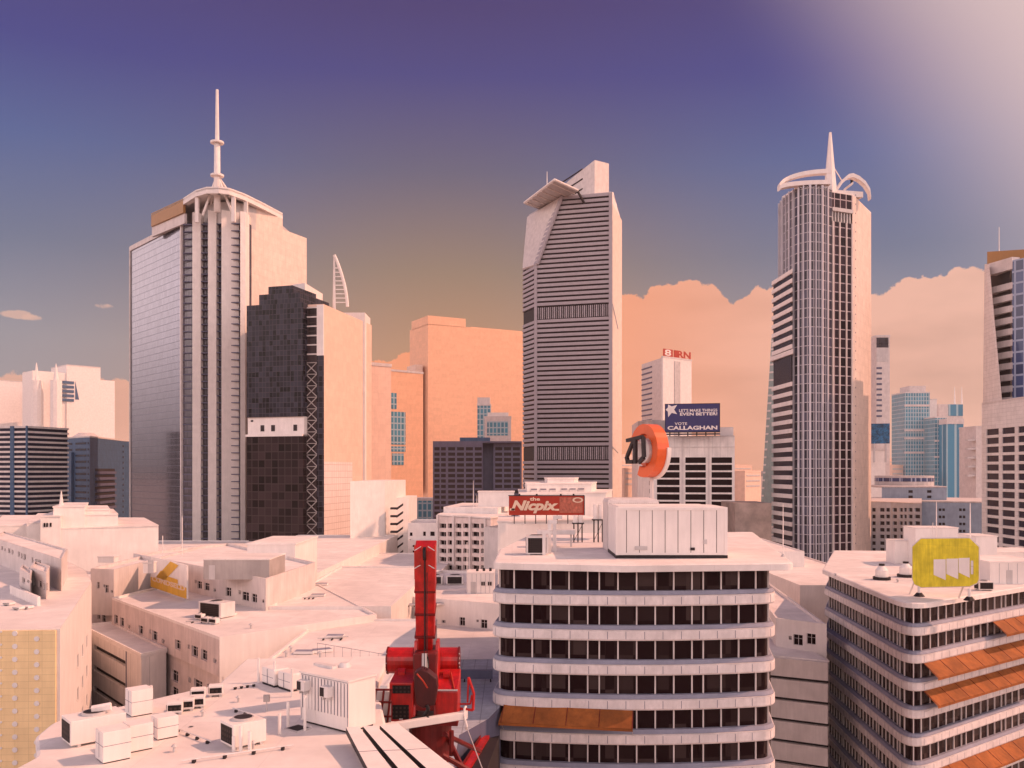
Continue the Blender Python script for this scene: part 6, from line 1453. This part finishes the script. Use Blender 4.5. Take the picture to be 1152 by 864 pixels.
cm = N(t, 'ShaderNodeMapRange', interpolation_type='SMOOTHSTEP'); L(mth('SUBTRACT', top, el), cm.inputs[0]); cm.inputs[1].default_value = -.05; cm.inputs[2].default_value = .10
n2 = N(t, 'ShaderNodeTexNoise'); mp2 = N(t, 'ShaderNodeMapping'); L(nrm.outputs[0], mp2.inputs[0]); mp2.inputs['Scale'].default_value = (1, 1, 3.2); L(mp2.outputs[0], n2.inputs['Vector']); n2.inputs['Scale'].default_value = 5; n2.inputs['Detail'].default_value = 4
ccool = ramp(n2.outputs[0], [(.35, srgb(218, 170, 152)), (.6, srgb(241, 188, 168))]); cwarm = srgb(255, 157, 110)
wv2 = mth('DIVIDE', mth('ADD', az, 2.5), 17); wf2 = mth('POWER', 2.718, mth('MULTIPLY', mth('MULTIPLY', wv2, wv2), -1))
ccol = mixc(wf2, ccool, cwarm)
# unseen clouds behind and far left, brightness added to fill shade and reflections
bk_ = N(t, 'ShaderNodeMapRange', interpolation_type='SMOOTHSTEP'); L(mth('MAXIMUM', mth('MULTIPLY', sep.outputs[1], -1), mth('SUBTRACT', mth('MULTIPLY', sep.outputs[0], -2.6), 1.85)), bk_.inputs[0]); bk_.inputs[1].default_value = -.3; bk_.inputs[2].default_value = .5; bk_.inputs[3].default_value = 1; bk_.inputs[4].default_value = BRIGHT
bk2_ = N(t, 'ShaderNodeMapRange'); L(bk_.outputs[0], bk2_.inputs[0]); bk2_.inputs[1].default_value = 1; bk2_.inputs[2].default_value = BRIGHT; ccol = mixc(bk2_.outputs[0], ccol, srgb(226, 202, 200))
eg_ = N(t, 'ShaderNodeMapRange', interpolation_type='SMOOTHSTEP'); L(el, eg_.inputs[0]); eg_.inputs[1].default_value = 0; eg_.inputs[2].default_value = 11; eg_.inputs[3].default_value = .22; eg_.inputs[4].default_value = 1.12
ge_ = N(t, 'ShaderNodeMix'); L(bk2_.outputs[0], ge_.inputs[0]); ge_.inputs[2].default_value = 1; L(eg_.outputs[0], ge_.inputs[3])
bs_ = N(t, 'ShaderNodeVectorMath', operation='SCALE'); L(ccol, bs_.inputs[0]); L(mth('MULTIPLY', bk_.outputs[0], ge_.outputs[0]), bs_.inputs['Scale']); ccol = bs_.outputs[0]
col = mixc(cm.outputs[0], col, ccol)
for wx, wy, sx_, sy_ in ((22, 354, .9, .22), (37, 357, .5, .18), (117, 344, .5, .18)):  # small wisps at the upper left
    X, Z = (wx-CX)/F, (HZ-wy)/F; a0_ = math.degrees(math.atan(X)); e0_ = math.degrees(math.atan(Z/math.hypot(1, X)))
    d1_ = mth('DIVIDE', mth('SUBTRACT', az, a0_), sx_); d2_ = mth('DIVIDE', mth('SUBTRACT', el, e0_), sy_)
    q_ = mth('ADD', mth('MULTIPLY', d1_, d1_), mth('MULTIPLY', d2_, d2_)); q_ = mth('ADD', q_, mth('MULTIPLY', mth('SUBTRACT', ns.outputs[0], .5), 5))
    wm_ = N(t, 'ShaderNodeMapRange', interpolation_type='SMOOTHSTEP'); L(q_, wm_.inputs[0]); wm_.inputs[1].default_value = 1.2; wm_.inputs[2].default_value = .3; col = mixc(mth('MULTIPLY', wm_.outputs[0], .8), col, srgb(226, 182, 165))
below = mth('GREATER_THAN', 0, el); col = mixc(below, col, srgb(150, 120, 115))
scl = N(t, 'ShaderNodeVectorMath', operation='SCALE'); L(col, scl.inputs[0]); scl.inputs['Scale'].default_value = .96/SK
L(mixc(.03, scl.outputs[0], sky.outputs[0]), bg.inputs[0])
# air
m = bpy.data.materials.new('haze_air'); m.use_nodes = True; tt = m.node_tree; tt.nodes.clear(); oo = tt.nodes.new('ShaderNodeOutputMaterial'); pv = tt.nodes.new('ShaderNodeVolumePrincipled')
pv.inputs['Density'].default_value = .00005; pv.inputs['Color'].default_value = (.96, .93, .93, 1); pv.inputs['Anisotropy'].default_value = .25; tt.links.new(pv.outputs[0], oo.inputs['Volume']); M['haze'] = m
if HAZE:
    h = MB().box(-1500, 1500, -60, 1700, -1, 310).build('haze', 'haze', None, (0, 800, -1)); h['kind'] = 'stuff'
cam = bpy.data.cameras.new('camera'); co = bpy.data.objects.new('camera', cam); C.objects.link(co); co.location = (0, 0, CZ); co.rotation_euler = (R(90), 0, 0)
cam.sensor_width = 36; cam.lens = F/1152*36; cam.shift_y = (HZ-432)/1152; cam.clip_end = 20000; cam.clip_start = .5
sc = bpy.context.scene; sc.camera = co
sc.view_settings.view_transform = 'Standard'; sc.view_settings.look = 'None'; sc.view_settings.gamma = 1; sc.view_settings.exposure = .0
sc.cycles.max_bounces = 6; sc.cycles.diffuse_bounces = 3; sc.cycles.glossy_bounces = 2; sc.cycles.volume_bounces = 1; sc.cycles.use_denoising = True
sc.cycles.volume_step_rate = 10; sc.cycles.caustics_reflective = False; sc.cycles.caustics_refractive = False
